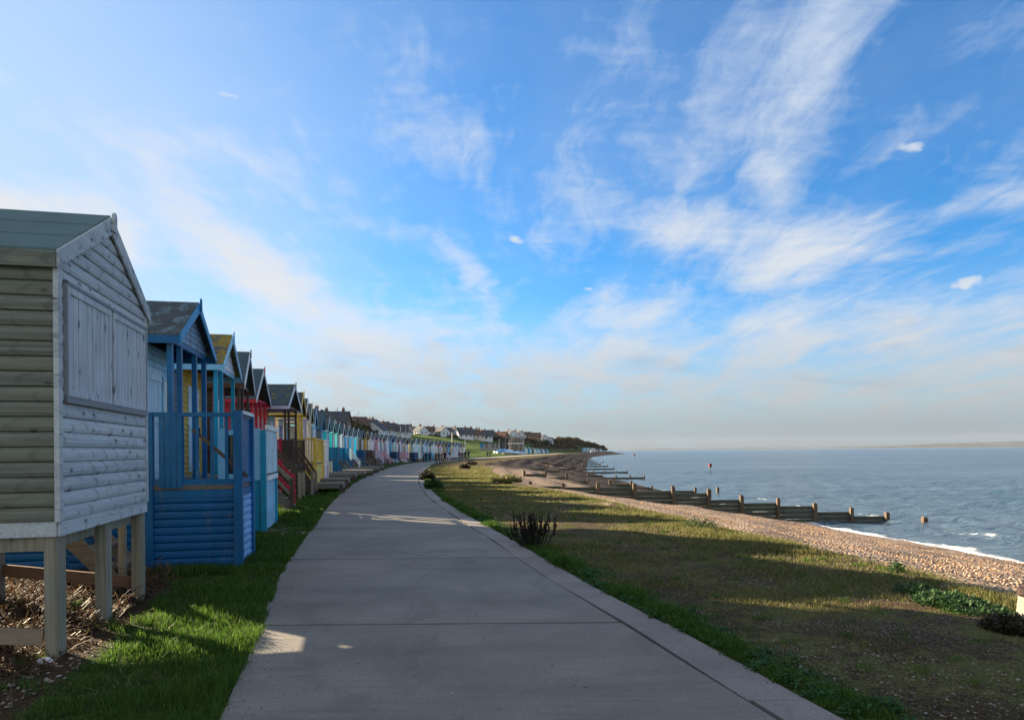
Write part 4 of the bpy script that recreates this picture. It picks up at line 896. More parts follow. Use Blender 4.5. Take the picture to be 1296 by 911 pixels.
# left verge
n = 230000; Y = scatter(n, 3.4, 60); pl = pathL(Y); hf = hutF(Y); X = pl + .03 - RNG.random(n) ** 1.15 * (pl - hf + 4.5) + np.where(RNG.random(n) < .5, 0, 0)
edge = .07 * vnoise(X * 0, Y, 3.5, 4) + .045 * vnoise(X * 0, Y, 11, 5); keep = X < pl + .02 + edge
bare = (vnoise(X, Y, .9, 8) + .5 * vnoise(X, Y, 3.1, 9)); under = (X < hf + .35) & (X > hf - 3.0) & (Y < 9.0)
keep &= ~(under & (bare > -1.5)); keep &= ~((X < hf + .9) & (Y > 3) & (Y < 9.5) & (bare > .2)); keep &= (bare < 1.15)
X, Y = X[keep], Y[keep]; hgt = (.040 + .045 * RNG.random(len(X))) * (1 + .55 * vnoise(X, Y, 2.2, 3) + .4 * vnoise(X, Y, 7, 77)) * (1 + np.clip(Y / 40, 0, .8)); hgt = np.clip(hgt, .02, .2)
blades('verge_grass', np.stack([X, Y, gza(X, Y) - .005], -1), hgt, np.maximum(.0045, .0011 * Y) * RNG.uniform(.7, 1.4, len(X)), g_lush, .55, kind='stuff')
# straw, coarse tufts and dead stems mixed into the turf
n = 16000; Y = scatter(n, 3.5, 40); side = RNG.random(n) < .45; X = np.where(side, pathL(Y) - RNG.random(n) ** 1.1 * 3.2, pathR(Y) + .1 + RNG.random(n) * (grassE(Y) - pathR(Y)))
keep = vnoise(X, Y, 3.3, 91) + .6 * vnoise(X, Y, 9, 92) > .1; X, Y = X[keep], Y[keep]
g_straw = leafmat('straw', [(.16, .12, .06), (.28, .23, .12), (.10, .09, .04)], .3)
blades('dry_straw', np.stack([X, Y, gza(X, Y) - .004], -1), RNG.uniform(.02, .075, len(X)), np.maximum(.003, .0008 * Y), g_straw, 1.3, kind='stuff')
tc = [(float(pathL(y)) - random.uniform(.1, 3), y) if random.random() < .5 else (float(pathR(y)) + random.uniform(.1, 5.5), y) for y in [3.6 * (38 / 3.6) ** random.random() for _ in range(420)]]
P2 = np.array([(x + random.gauss(0, .045), y + random.gauss(0, .045)) for x, y in tc if x < float(grassE(y)) for _ in range(46)]); X, Y = P2[:, 0], P2[:, 1]; k_ = (X < pathL(Y) - .03) | (X > pathR(Y) + .02); X, Y = X[k_], Y[k_]
blades('turf_tufts', np.stack([X, Y, gza(X, Y) - .005], -1), RNG.uniform(.05, .115, len(X)) * np.where(X > pathR(Y), .62, 1.0), np.maximum(.0045, .0010 * Y), g_lush, .6, kind='stuff')
# lush band along the right edge of the path
n = 90000; Y = scatter(n, 3.4, 62); pr = pathR(Y); X = pr - .03 + RNG.random(n) ** 1.5 * .62 + .05 * vnoise(Y * 0, Y, 4, 12)
wv = .34 + .16 * vnoise(Y * 0, Y, 1.1, 13) + .08 * vnoise(Y * 0, Y, 4, 14) ; keep = (X - pr < np.clip(wv, .08, .8)) & (X > pr - .04 + .03 * vnoise(Y * 0, Y, 9, 2)); X, Y, pr = X[keep], Y[keep], pr[keep]
clump = np.clip(.7 + .5 * vnoise(X, Y, 2.6, 15) + .25 * vnoise(X, Y, 7, 16), .25, 1.8); hgt = (.055 + .06 * RNG.random(len(X))) * clump
blades('edge_grass', np.stack([X, Y, gza(X, Y) - .01], -1), hgt, np.maximum(.006, .0013 * Y) * RNG.uniform(.7, 1.6, len(X)), g_lush, .7, kind='stuff')
# thin worn grass of the field
n = 240000; Y = scatter(n, 4.0, 75); pr, ge = pathR(Y), grassE(Y); X = pr + .2 + RNG.random(n) * (ge - pr + .8)
pat = .6 * vnoise(X, Y, 1.0, 21) + .5 * vnoise(X, Y, 2.7, 22) + .3 * vnoise(X, Y, 6.5, 23) + .5 * np.clip((Y - 9) / 12, -.4, 1.2) + 1.0 * np.clip((X - ge + 1.3), 0, .6) - 1.2 * np.clip(X - ge, 0, 3)
keep = pat + RNG.normal(0, .5, n) > .26; X, Y, pat = X[keep], Y[keep], pat[keep]
hgt = (.018 + .03 * RNG.random(len(X))) * (1 + .4 * np.clip(pat, 0, 1.5))
blades('field_grass', np.stack([X, Y, gza(X, Y) - .004], -1), hgt, np.maximum(.0045, .0011 * Y) * RNG.uniform(.7, 1.4, len(X)), g_dry, .9, kind='stuff')
# longer grass on the lip above the shingle and behind the huts
n = 26000; Y = scatter(n, 6.5, 60); ge = grassE(Y); X = ge - .35 + RNG.normal(0, .28, n) + .15 * vnoise(Y * 0, Y, 1.4, 31)
keep = vnoise(Y * 0, Y, .8, 33) + .5 * vnoise(X, Y, 3, 34) > -.15; X, Y = X[keep], Y[keep]
blades('lip_grass', np.stack([X, Y, gza(X, Y) - .01], -1), RNG.uniform(.05, .14, len(X)), np.maximum(.006, .0013 * Y), g_dry, .6, kind='stuff')
n = 30000; Y = RNG.uniform(4, 16, n); X = hutF(Y) - 2.6 - RNG.random(n) * 6
blades('rough_grass', np.stack([X, Y, gza(X, Y) - .01], -1), RNG.uniform(.06, .16, n), np.full(n, .012), g_lush, .5, kind='stuff')
# broad-leaved weeds along the right edge, and moss in the joint
def rosette(n_leaf, r0, L, wd, hh):
    V = []; Fq = []
    for i in range(n_leaf):
        a = RNG.uniform(0, 2 * np.pi); el_ = RNG.uniform(.15, 1.1); l = L * RNG.uniform(.6, 1.1); ww = wd * RNG.uniform(.7, 1.2); bx, by = RNG.normal(0, r0, 2)
        d_ = np.array([math.cos(a) * math.cos(el_), math.sin(a) * math.cos(el_), math.sin(el_)]); s_ = np.array([-math.sin(a), math.cos(a), 0]); b0 = np.array([bx, by, RNG.uniform(0, hh)])
        k_ = len(V); mid = b0 + d_ * l * .55; tip = b0 + d_ * l + np.array([0, 0, -l * .25])
        V += [b0 - s_ * ww * .15, b0 + s_ * ww * .15, mid + s_ * ww * .5, mid - s_ * ww * .5, tip]; Fq += [(k_, k_ + 1, k_ + 2, k_ + 3), (k_ + 3, k_ + 2, k_ + 4)]
    return V, Fq
def weeds(name, spots, mat, label=None, cat=None, kind='stuff', **kw):
    mb = MB()
    for x, y, s_ in spots:
        V, Fq = rosette(int(kw.get('n', 18)), .05 * s_, kw.get('L', .11) * s_, kw.get('w', .045) * s_, kw.get('h', .06) * s_); z = gz(x, y) - .01
        mb.add([(v[0] + x, v[1] + y, v[2] + z) for v in V], Fq)
    me = bpy.data.meshes.new(name); me.from_pydata(mb.v, [], mb.f); me.materials.append(mat); o = bpy.data.objects.new(name, me); COL.objects.link(o); return tag(o, label, cat, None, kind)
sp = []
for _ in range(420):
    y = 3.6 * (45 / 3.6) ** random.random(); sp.append((float(pathR(y)) + abs(random.gauss(.16, .16)), y, random.uniform(.3, .75)))
weeds('edge_weeds', sp, g_weed)
sp = []
for _ in range(520):
    y = 3.6 * (90 / 3.6) ** random.random(); sp.append((float(jointX(y)) + random.gauss(0, .012), y, random.uniform(.18, .42) * (1 + y / 60)))
for yj in joints[4:9]:
    for _ in range(60): sp.append((random.uniform(float(pathL(yj)), float(jointX(yj))), yj, random.uniform(.06, .14)))
weeds('joint_moss', sp, g_weed, n=9, L=.08, w=.04)
def bush(name, label, x, y, r, hh, n_, mat, cat='plant', leaf=.07, group=None):
    root = empty(name, (x, y, gz(x, y)), 0, label, cat, group); V, Fq = [], []
    for i in range(n_):
        a = RNG.uniform(0, 2 * np.pi); rr = r * RNG.random() ** .5; zz = hh * RNG.random() * (1 - .6 * (rr / r) ** 2); a2, el_ = RNG.uniform(0, 6.28), RNG.uniform(-.2, 1.2); l = leaf * RNG.uniform(.6, 1.4)
        c_ = np.array([rr * math.cos(a), rr * math.sin(a), zz]); d_ = np.array([math.cos(a2) * math.cos(el_), math.sin(a2) * math.cos(el_), math.sin(el_)]) * l; s_ = np.array([-math.sin(a2), math.cos(a2), RNG.normal(0, .3)]) * l * .25
        k_ = len(V); V += [c_, c_ + d_ * .5 + s_, c_ + d_, c_ + d_ * .5 - s_]; Fq.append((k_, k_ + 1, k_ + 2, k_ + 3))
    me = bpy.data.meshes.new('foliage'); me.from_pydata([tuple(v) for v in V], [], Fq); me.materials.append(mat); o = bpy.data.objects.new('foliage', me); COL.objects.link(o); o.parent = root
    q = MB()
    for i in range(7):
        a = RNG.uniform(0, 6.28); e_ = r * .6; q.tube([(0, 0, -.02), (math.cos(a) * e_ * .4, math.sin(a) * e_ * .4, hh * .5), (math.cos(a) * e_, math.sin(a) * e_, hh * .85)], [.012, .008, .004], 5)
    q.build('stems', w_dark, root); return root
g_dock = leafmat('dock_leaves', [(.015, .035, .014), (.03, .07, .022), (.05, .11, .035), (.10, .10, .06)], .3)
g_brown = leafmat('dry_dock', [(.025, .018, .012), (.045, .032, .018), (.05, .06, .025)], .2)
for (px, py, r_, h_, n_, m_, lb) in [(1200, 764, .34, .13, 1500, g_dock, 'green dock clump left of the two beside the pale right-edge post'), (1160, 748, .24, .09, 800, g_dock, 'small grey-green dock clump leftmost on the shingle lip'), (1235, 774, .32, .09, 1200, g_dock, 'spreading green dock clump nearest the dark one at the right edge'),
        (1280, 798, .24, .14, 1600, g_brown, 'dark brownish dock clump at the foot of the pale right-edge post'), (886, 668, .36, .26, 600, g_dock, 'dark green sea-kale clump on the shingle lip left of the docks'), (1135, 722, .10, .16, 160, g_weed, 'bright yellow-green weed standing on the lip of the field'),
        (641, 611, .75, .42, 700, g_dry, 'tuft of tawny grass beside the landward post of the nearest groyne')]:
    p = gr(px, py); bush('low_plant', lb, p.x, p.y, r_, h_, n_, m_, leaf=.048 if p.y < 20 else .2)
for (px, py, r_, h_, lb) in [(541, 607, .45, .55, 'dark reddish bush on the right edge of the path, before the people'), (597, 588, .7, .5, 'small round dark bush on the grass, farther of the two left of the groyne posts'), (588, 593, .55, .45, 'small round dark bush on the grass, nearer of the pair before the people'), (549, 618, .4, .4, 'green leafy clump on the right path edge just before the reddish bush')]:
    p = gr(px, py); bush('low_plant', lb, p.x, p.y, r_, h_, 700, g_brown if 'green' not in lb else g_weed, leaf=.16)
# dead dock stalks beside the path
def stalks(label, px, py, n_, hh, spread):
    p = gr(px, py); root = empty('dead_plant', (p.x, p.y, gz(p.x, p.y)), 0, label, 'plant'); q = MB(); rr = random.Random(4)
    for i in range(n_):
        x, y = rr.gauss(0, spread * .45), rr.gauss(0, spread * .4); a, b_ = rr.gauss(0, .06) + x * .15, rr.gauss(0, .05); h_ = hh * rr.uniform(.5, 1.05)
        q.tube([(x * .6, y * .6, -.03), (x + a * .4, y + b_ * .4, h_ * .5), (x + a, y + b_, h_)], [.009, .008, .005], 5)
        for k in range(34):
            f_ = rr.uniform(.4, 1); cx_, cy_, cz_ = x + a * f_, y + b_ * f_, h_ * f_; s_ = .026 * (1.25 - f_ * .7); an = rr.uniform(0, 6.28); ux, uy = math.cos(an) * s_ * 1.3, math.sin(an) * s_ * 1.3
            q.add([(cx_, cy_, cz_ - s_), (cx_ + ux, cy_ + uy, cz_), (cx_ + ux * .6, cy_ + uy * .6, cz_ + s_), (cx_, cy_, cz_ + s_ * .4)], [(0, 1, 2, 3)])
    me = bpy.data.meshes.new('stalks'); me.from_pydata(q.v, [], q.f); me.materials.append(plain('dead_stalks', (.022, .016, .014), .9, 0, .5)); o = bpy.data.objects.new('stalks', me); COL.objects.link(o); o.parent = root; return root
stalks('tall dead dark dock stalks growing from the grass at the right edge of the path', 677, 690, 46, .60, .36)
# dry bracken and litter under the first hut
n = 16000; X = RNG.uniform(-6.6, -3.75, n); Y = RNG.uniform(5.2, 9.3, n); X += -.23 * (Y - 5.65) ; 
V = np.zeros((n, 4, 3)); a = RNG.uniform(0, 6.28, n); e_ = RNG.normal(.25, .35, n); l = RNG.uniform(.03, .17, n); wv = RNG.uniform(.002, .009, n); z0 = gza(X, Y) + RNG.random(n) ** 2 * .16 * (1 + .7 * vnoise(X, Y, 2, 3))
dx, dy, dz = np.cos(a) * np.cos(e_) * l, np.sin(a) * np.cos(e_) * l, np.sin(e_) * l; sx_, sy_ = -np.sin(a) * wv, np.cos(a) * wv
V[:, 0] = np.stack([X - sx_, Y - sy_, z0], -1); V[:, 1] = np.stack([X + sx_, Y + sy_, z0], -1); V[:, 2] = np.stack([X + sx_ + dx, Y + sy_ + dy, z0 + dz], -1); V[:, 3] = np.stack([X - sx_ + dx, Y - sy_ + dy, z0 + dz], -1)
tag(np_mesh('dry_bracken', V.reshape(-1, 3), np.arange(n * 4), 4, leafmat('bracken', [(.022, .015, .010), (.06, .034, .020), (.13, .078, .042), (.24, .16, .09)], .3)), kind='stuff')
# pebbles: field stones, shingle stones, stones by the first hut
def pebbles(name, X, Y, S, mat, sink=.3):
    n = len(X); bm = bmesh.new(); bmesh.ops.create_icosphere(bm, subdivisions=1, radius=1); bv = np.array([v.co[:] for v in bm.verts]); bf = np.array([[v.index for v in f.verts] for f in bm.faces]); bm.free()
    a = RNG.uniform(0, 6.28, n); sxy = RNG.uniform(.6, 1.3, (n, 2)); sz = RNG.uniform(.35, .7, n); V = bv[None] * (1 + RNG.normal(0, .10, (n, len(bv), 1)))
    x = V[..., 0] * sxy[:, :1] * S[:, None]; y = V[..., 1] * sxy[:, 1:] * S[:, None]; z = V[..., 2] * (sz * S)[:, None]; c, s_ = np.cos(a)[:, None], np.sin(a)[:, None]
    Vv = np.stack([x * c - y * s_ + X[:, None], x * s_ + y * c + Y[:, None], z + (gza(X, Y) + S * sz * (1 - sink * 2))[:, None]], -1)
    f_ = (bf[None] + (np.arange(n) * len(bv))[:, None, None]).reshape(-1); return tag(np_mesh(name, Vv.reshape(-1, 3), f_, 3, mat), kind='stuff')
m_peb = leafmat('pebble_stone', [(.09, .06, .045), (.30, .18, .10), (.42, .29, .19), (.24, .19, .17), (.60, .50, .40)], 0.0, .7)
m_peb2 = leafmat('field_stone', [(.06, .045, .035), (.14, .11, .085), (.24, .20, .16), (.50, .47, .42)], 0.0, .7)
n = 21000; Y = scatter(n, 7, 34); ge, shx = grassE(Y), shore(Y); X = ge + .2 + RNG.random(n) * (shx - ge + .1); pebbles('shingle_stones', X, Y, np.maximum(RNG.uniform(.012, .032, n), .0011 * Y), m_peb)
n = 9000; Y = scatter(n, 4.2, 26); pr, ge = pathR(Y), grassE(Y); X = pr + .4 + RNG.random(n) * (ge - pr); k_ = (.6 * vnoise(X, Y, 1.0, 21) + .5 * vnoise(X, Y, 2.7, 22)) < .45; X, Y = X[k_], Y[k_]; pebbles('field_stones', X, Y, RNG.uniform(.003, .0095, len(X)) * (1 + Y / 12), m_peb2, .2)
n = 900; X = RNG.uniform(-6, -3.4, n); Y = RNG.uniform(4.6, 6.3, n); pebbles('hut_foot_stones', X, Y, RNG.uniform(.006, .022, n), m_peb2, .2)
n = 260; Y = RNG.uniform(14.3, 15.4, n); X = pathL(Y) - RNG.uniform(0, 1.3, n); pebbles('verge_stones', X, Y, RNG.uniform(.02, .045, n), m_peb2, .15)
def stone(label, px, py, s_, mat):
    p = gr(px, py); bm = bmesh.new(); bmesh.ops.create_icosphere(bm, subdivisions=3, radius=s_); rr = random.Random(px)
    from mathutils import noise as mn
    for v in bm.verts: v.co *= 1 + .35 * mn.noise(v.co * (1.6 / s_) + Vector((px, 0, 0))); v.co.z *= .55; v.co.x *= 1.3
    me = bpy.data.meshes.new('stone'); bm.to_mesh(me); bm.free(); me.materials.append(mat); o = bpy.data.objects.new('stone', me); COL.objects.link(o); o.location = (p.x, p.y, gz(p.x, p.y) + s_ * .25); return tag(o, label, 'stone')
chalk = plain('chalk', (.62, .62, .60), .8, 0, .2, 30)
stone('white chalk lump at the foot of the first hut\'s nearest stilt', 56, 838, .05, chalk); stone('flat pale stone on the left verge beside the path bend', 402, 664, .06, chalk)

# grit, shell bits and dead leaves blown onto the concrete
n = 1500; Y = scatter(n, 3.8, 30); u = RNG.random(n); X = np.where(RNG.random(n) < .55, pathL(Y) + np.abs(RNG.normal(0, .16, n)), pathL(Y) + u * (pathR(Y) - pathL(Y))); S = RNG.uniform(.002, .0055, n)
bm_ = bmesh.new(); bmesh.ops.create_icosphere(bm_, subdivisions=1, radius=1); bv = np.array([v.co[:] for v in bm_.verts]); bf = np.array([[v.index for v in f.verts] for f in bm_.faces]); bm_.free()
Vv = bv[None] * S[:, None, None] * np.array([1.3, 1, .6]) + np.stack([X, Y, .004 + S * .4], -1)[:, None]
tag(np_mesh('path_grit', Vv.reshape(-1, 3), (bf[None] + (np.arange(n) * len(bv))[:, None, None]).reshape(-1), 3, m_peb2), kind='stuff')
# ================================================================ houses on the ridge
hw = [plain('house_white', (.66, .67, .68), .8, 0, .1, .5), plain('house_cream', (.66, .60, .48), .8, 0, .12, .5), plain('house_brick', (.30, .15, .095), .85, 0, .2, .6), plain('house_grey', (.52, .54, .57), .8, 0, .12, .5), plain('house_tile_hung', (.17, .09, .06), .85, 0, .2, .6)]
hr = [plain('roof_brown_tile', (.095, .06, .045), .85, 0, .3, 1), plain('roof_dark_slate', (.05, .056, .066), .7, 0, .3, 1), plain('roof_red_tile', (.16, .07, .045), .85, 0, .3, 1)]
m_chim = plain('chimney_brick', (.14, .075, .05), .9, 0, .2, 1); m_pot = plain('chimney_pot', (.22, .10, .06), .8); m_frame = plain('window_white', (.7, .7, .7), .5)
cw = ['white', 'cream', 'red-brick', 'grey rendered', 'tile-hung']; cr_ = ['brown', 'dark slate', 'red']
def house(label, X, Y, w_, d_, hgt, wi, ri, kind='gable', ang=0.0, chim=1, sink=1.0, z=None, group='houses along the ridge'):
    z = gz(X, Y) if z is None else z
    root = empty('house', (X, Y, z - sink), ang, label, 'house', group); h = w_ / 2; e = d_ / 2; top = hgt + sink; rz = min(3.4, d_ * .42, w_ * .42)
    q = MB().box(-h, h, -e, e, 0, top)
    if kind == 'gable': q.prism([(-h + .01, -e, top), (-h + .01, e, top), (-h + .01, 0, top + rz)], (.2, 0, 0)).prism([(h - .21, -e, top), (h - .21, e, top), (h - .21, 0, top + rz)], (.2, 0, 0))
    if kind == 'front': q.prism([(-h, -e, top), (h, -e, top), (0, -e, top + rz)], (0, .2, 0))
    q.build('wall', hw[wi], root); q = MB(); o = .35; t_ = .22; k_ = rz * o / (e if kind != 'front' else h)
    if kind == 'gable':
        for s in (-1, 1): q.prism([(-h - .3, s * (e + o), top - k_), (-h - .3, 0, top + rz), (-h - .3, 0, top + rz + t_), (-h - .3, s * (e + o), top - k_ + t_)], (w_ + .6, 0, 0))
    elif kind == 'front':
        for s in (-1, 1): q.prism([(s * (h + o), -e - .3, top - k_), (0, -e - .3, top + rz), (0, -e - .3, top + rz + t_), (s * (h + o), -e - .3, top - k_ + t_)], (0, d_ + .6, 0))
    else:
        a, b_ = h + o, e + o; r_ = max(.3, h - e * .8)
        q.add([(-a, -b_, top - .1), (a, -b_, top - .1), (a, b_, top - .1), (-a, b_, top - .1), (-r_, 0, top + rz), (r_, 0, top + rz)], [(0, 1, 5, 4), (1, 2, 5), (2, 3, 4, 5), (3, 0, 4), (0, 3, 2, 1)])
    rf = q.build('roof', hr[ri], root)
    for i in range(chim):
        cx = (-.6 if i == 0 else .6) * h; c_ = MB().box(cx - .4, cx + .4, -.35, .35, top + rz * .55, top + rz + 1.1).build('chimney', m_chim, rf)
        MB().tube([(cx - .15, 0, top + rz + 1.1), (cx - .15, 0, top + rz + 1.55)], .13, 6).tube([(cx + .18, 0, top + rz + 1.1), (cx + .18, 0, top + rz + 1.5)], .12, 6).build('chimney_pot', m_pot, root)
    n = max(2, int(w_ / 2.6)); fl = max(1, int(hgt / 2.5))
    for j in range(fl):
        for i in range(n):
            x = -h + w_ * (i + .5) / n; zz = sink + .9 + 2.5 * j
            if zz + 1.2 > top: continue
            wn = MB().box(x - .62, x + .62, -e - .06, -e - .004, zz, zz + 1.25).build('window', m_frame, root); MB().box(x - .52, x + .52, -e - .075, -e - .062, zz + .1, zz + 1.15).build('pane', glass(), wn)
    for x in (-e * .4, e * .4):   # windows on the side nearest the sea
        zz = sink + 1.0; wn = MB().box(h + .004, h + .06, x - .5, x + .5, zz, zz + 1.2).build('window', m_frame, root); MB().box(h + .062, h + .075, x - .4, x + .4, zz + .1, zz + 1.1).build('pane', glass(), wn)
    return root
def rd(px, Y, top_py):   # place by the roof-top pixel: returns X and wall height above ground
    p = at(px, top_py, Y); return p.x, p.z
hs = [ # px, top_py, Y, width, depth, walls, roof, kind, chimneys, label
 (401, 527, 232, 9, 8, 1, 1, 'gable', 1, 'cream house with dark roof peeping over the grey huts, leftmost on the ridge'), (410, 524, 205, 8.0, 8, 3, 1, 'hip', 1, 'grey house with broad dark hipped roof below the leftmost white chimney-capped house'),
 (407.5, 516.5, 262, 5.6, 6, 0, 1, 'hip', 1, 'tall white house with small dark hipped cap, highest on the left of the ridge'), (417.5, 522.5, 260, 5.0, 6, 0, 1, 'hip', 1, 'white house with dark hipped cap just right of the highest house'),
 (424, 528, 210, 9, 9, 4, 1, 'gable', 2, 'tile-hung house with long dark roof behind the turquoise huts'), (431, 524.5, 268, 9, 8, 2, 0, 'hip', 1, 'red-brick house with pyramid brown roof below the tall aerial mast'), (438, 526.5, 275, 8, 8, 4, 0, 'gable', 1, 'tile-hung house with brown roof and tall chimney right of the aerial mast'),
 (442, 528, 262, 6.5, 7, 0, 0, 'front', 0, 'white gable-fronted house with sloping white barge line on the ridge'), (449, 533, 245, 9, 8, 4, 0, 'gable', 1, 'low tile-hung house with brown roof below the white gable-fronted house'), (456, 532, 282, 10, 8, 2, 0, 'hip', 1, 'red-brick house with wide hipped brown roof, middle of the left skyline'),
 (464, 530.5, 300, 11, 8, 3, 1, 'gable', 2, 'grey house with two chimneys and dark gable roof on the left skyline'), (471, 530, 296, 6.0, 7, 1, 0, 'front', 1, 'cream front-gabled house at the end of the grey two-chimney house'), (470, 536.5, 262, 12, 8, 0, 1, 'hip', 0, 'long white house with pale blue look below the cream gabled house'),
 (480, 541, 270, 8, 7, 0, 1, 'gable', 1, 'white house among dark trees, left of the flat-topped white house'), (487, 543, 282, 8, 7, 3, 1, 'hip', 1, 'grey hipped house half hidden behind the pink hut finials'), (494, 545, 285, 7, 7, 0, 0, 'gable', 1, 'white house with brown roof behind the lilac-topped huts'),
 (500, 541.5, 330, 8, 7, 1, 1, 'gable', 1, 'cream house with slate roof left of the two flagpoles'), (506, 547, 290, 8, 7, 0, 1, 'front', 0, 'white gabled house just above the hut roofs, left of the flagpoles'), (514, 543.5, 400, 11, 9, 3, 0, 'hip', 1, 'grey house with brown hipped roof between the two flagpoles'),
 (526, 542.5, 405, 14, 9, 0, 0, 'hip', 2, 'large white house with wide brown roof right of the flagpoles'), (537, 543.5, 410, 12, 9, 3, 4 % 3, 'hip', 1, 'grey-walled house next right of the large white one'), (545, 545.5, 412, 8, 8, 2, 2, 'gable', 1, 'small red-brick house with red roof above the grassy slope'), (555, 543.5, 418, 12, 10, 1, 0, 'hip', 1, 'cream house with tall domed brown roof above the grassy slope'),
 (564, 547, 420, 9, 8, 0, 1, 'gable', 1, 'white low house left of the pale post on the slope'), (572, 549.5, 425, 9, 8, 3, 0, 'gable', 0, 'low grey house behind the pale post'), (582, 545.5, 430, 14, 9, 3, 1, 'gable', 2, 'long grey terrace house with slate roof, right of the pale post'), (592, 544.5, 432, 9, 9, 0, 1, 'front', 2, 'white front-gabled house with slate roof and two chimneys'), (600, 543.5, 436, 8, 9, 4, 1, 'gable', 2, 'tall tile-hung house with high chimneys, middle of the right-hand ridge'),
 (609, 547, 440, 10, 8, 4, 0, 'hip', 1, 'tile-hung hipped house with brown roof'), (618, 546, 446, 9, 8, 0, 1, 'gable', 1, 'white house with slate gable roof second left of the reddish one'), (626, 547.5, 450, 8, 8, 2, 0, 'hip', 1, 'red-brick hipped house above the low pavilion'), (635, 549.5, 455, 9, 8, 4, 2, 'gable', 1, 'reddish tile-hung house nearest the dark yacht shed'),
 (646, 549.5, 500, 11, 9, 0, 1, 'gable', 1, 'white house with slate roof behind the slanting ramp frames'), (657, 549.5, 505, 10, 8, 0, 0, 'front', 1, 'white gable-fronted house right of the ramp frames'), (667, 548.5, 540, 15, 10, 2, 0, 'hip', 1, 'large red-brick block with hipped roof, left half of the big pair'), (676, 549.5, 542, 12, 10, 2, 0, 'gable', 1, 'large red-brick block with gable roof, right half of the big pair'), (687, 552, 560, 9, 8, 0, 1, 'front', 1, 'last white gabled house before the wooded headland'), (693, 554.5, 570, 8, 8, 3, 0, 'gable', 0, 'low grey house at the edge of the headland wood')]
for px, tp, Y, w_, d_, wi, ri, kd, ch, lb in hs:
    X, zt = rd(px, Y, tp); g0 = gz(X, Y); rz = min(3.4, d_ * .42, w_ * .42); hg = zt - rz - g0 - (1.1 if ch else 0) * .3
    hg = max(2.2, hg); w_ *= .82 if Y > 280 else .95; house(lb, X, Y, w_, d_, hg, wi, ri, kd, R(random.choice([-58, -35, -20, -8, 4, 15, 30, 50])), ch, 1.2)
# aerial and flag poles
def pole(label, px, top, bot, Y, r_=.12, mat=None, cross=0, cat='pole'):
    a, b_ = at(px, top, Y), at(px, bot, Y); root = empty('pole', (a.x, Y, b_.z), 0, label, cat); H = a.z - b_.z
    MB().tube([(0, 0, -1.5), (0, 0, H * .5), (0, 0, H)], [r_, r_ * .8, r_ * .5], 8).build('mast', mat or plain('pole_grey', (.16, .15, .15), .6), root)
    if cross: MB().box(-cross, cross, -.05, .05, H * .8, H * .8 + .1).build('crossarm', mat or MATS['pole_grey'], root)
    return root
pole('tall thin aerial mast above the brown pyramid roof on the left skyline', 426.8, 515.5, 532, 262, .16, None, .8); pole('thin mast on the left skyline, second from the left', 453, 520.5, 536, 300, .14, None, .6); pole('short thin mast on the skyline, third from the left', 461.8, 523.5, 536, 310, .13)
pole('low mast at the right end of the left skyline', 474.5, 527, 545, 300, .13, None, .5); pole('left one of the two tall flagpoles behind the white huts', 513.4, 533, 556, 230, .10); pole('right one of the two tall flagpoles, reaching down to the hut roofs', 518.4, 533.5, 562, 225, .11)
pole('slender pale lamp post above the pink-fronted huts', 507, 539, 556, 240, .10, plain('pole_pale', (.5, .48, .45), .6)); pole('thick pale post standing on the grass slope', 572.3, 546.5, 562, 215, .26, plain('pole_cream', (.55, .50, .42), .6), 0, 'post')
pole('thin leaning pole above the last white huts', 588.7, 552, 566, 200, .09, MATS['pole_pale']); pole('thin dark mast on the roof of the houses before the ramp frames', 600.6, 540, 552, 438, .14)
# ================================================================ trees
g_tree = leafmat('tree_leaves', [(.014, .022, .010), (.030, .042, .016), (.055, .060, .024)], .15, .8); g_tree2 = leafmat('bare_brown_crown', [(.035, .028, .018), (.070, .052, .030), (.10, .075, .040)], .15, .8)
m_bark = plain('bark', (.05, .04, .03), .9)
def tree(label, X, Y, hgt, r_, n_, mat, group, z=None, leaf=.55):
    z = gz(X, Y) if z is None else z; root = empty('tree', (X, Y, z), 0, label, 'tree', group); rr = RNG
    nl = 7; lobes = [(rr.normal(0, r_ * .42), rr.normal(0, r_ * .42), hgt * rr.uniform(.42, .82), r_ * rr.uniform(.35, .62)) for _ in range(nl)]
    q = MB().tube([(0, 0, -.8), (0, 0, hgt * .3), (rr.normal(0, .2), 0, hgt * .6)], [.25, .18, .08], 7)
    for lx, ly, lz, lr in lobes[:5]: q.tube([(0, 0, hgt * .28), (lx * .5, ly * .5, (hgt * .3 + lz) / 2), (lx, ly, lz)], [.12, .08, .03], 5)
    q.build('trunk', m_bark, root)
    k = rr.integers(0, nl, n_); L = np.array(lobes)[k]; d_ = rr.normal(0, 1, (n_, 3)); d_ /= np.linalg.norm(d_, axis=1)[:, None]; rad = L[:, 3] * rr.random(n_) ** .4 * 1.05
    c_ = L[:, :3] + d_ * rad[:, None] * np.array([1, 1, .8]); c_[:, 2] = np.maximum(c_[:, 2], .2); a = rr.normal(0, 1, (n_, 3)); a /= np.linalg.norm(a, axis=1)[:, None]; b_ = np.cross(a, rr.normal(0, 1, (n_, 3))); b_ /= np.linalg.norm(b_, axis=1)[:, None]
    s = (leaf * rr.uniform(.5, 1.2, n_))[:, None]; V = np.stack([c_ - a * s, c_ + b_ * s * .5, c_ + a * s, c_ - b_ * s * .5], 1).reshape(-1, 3)
    np_mesh('crown', V, np.arange(n_ * 4), 4, mat, root); return root
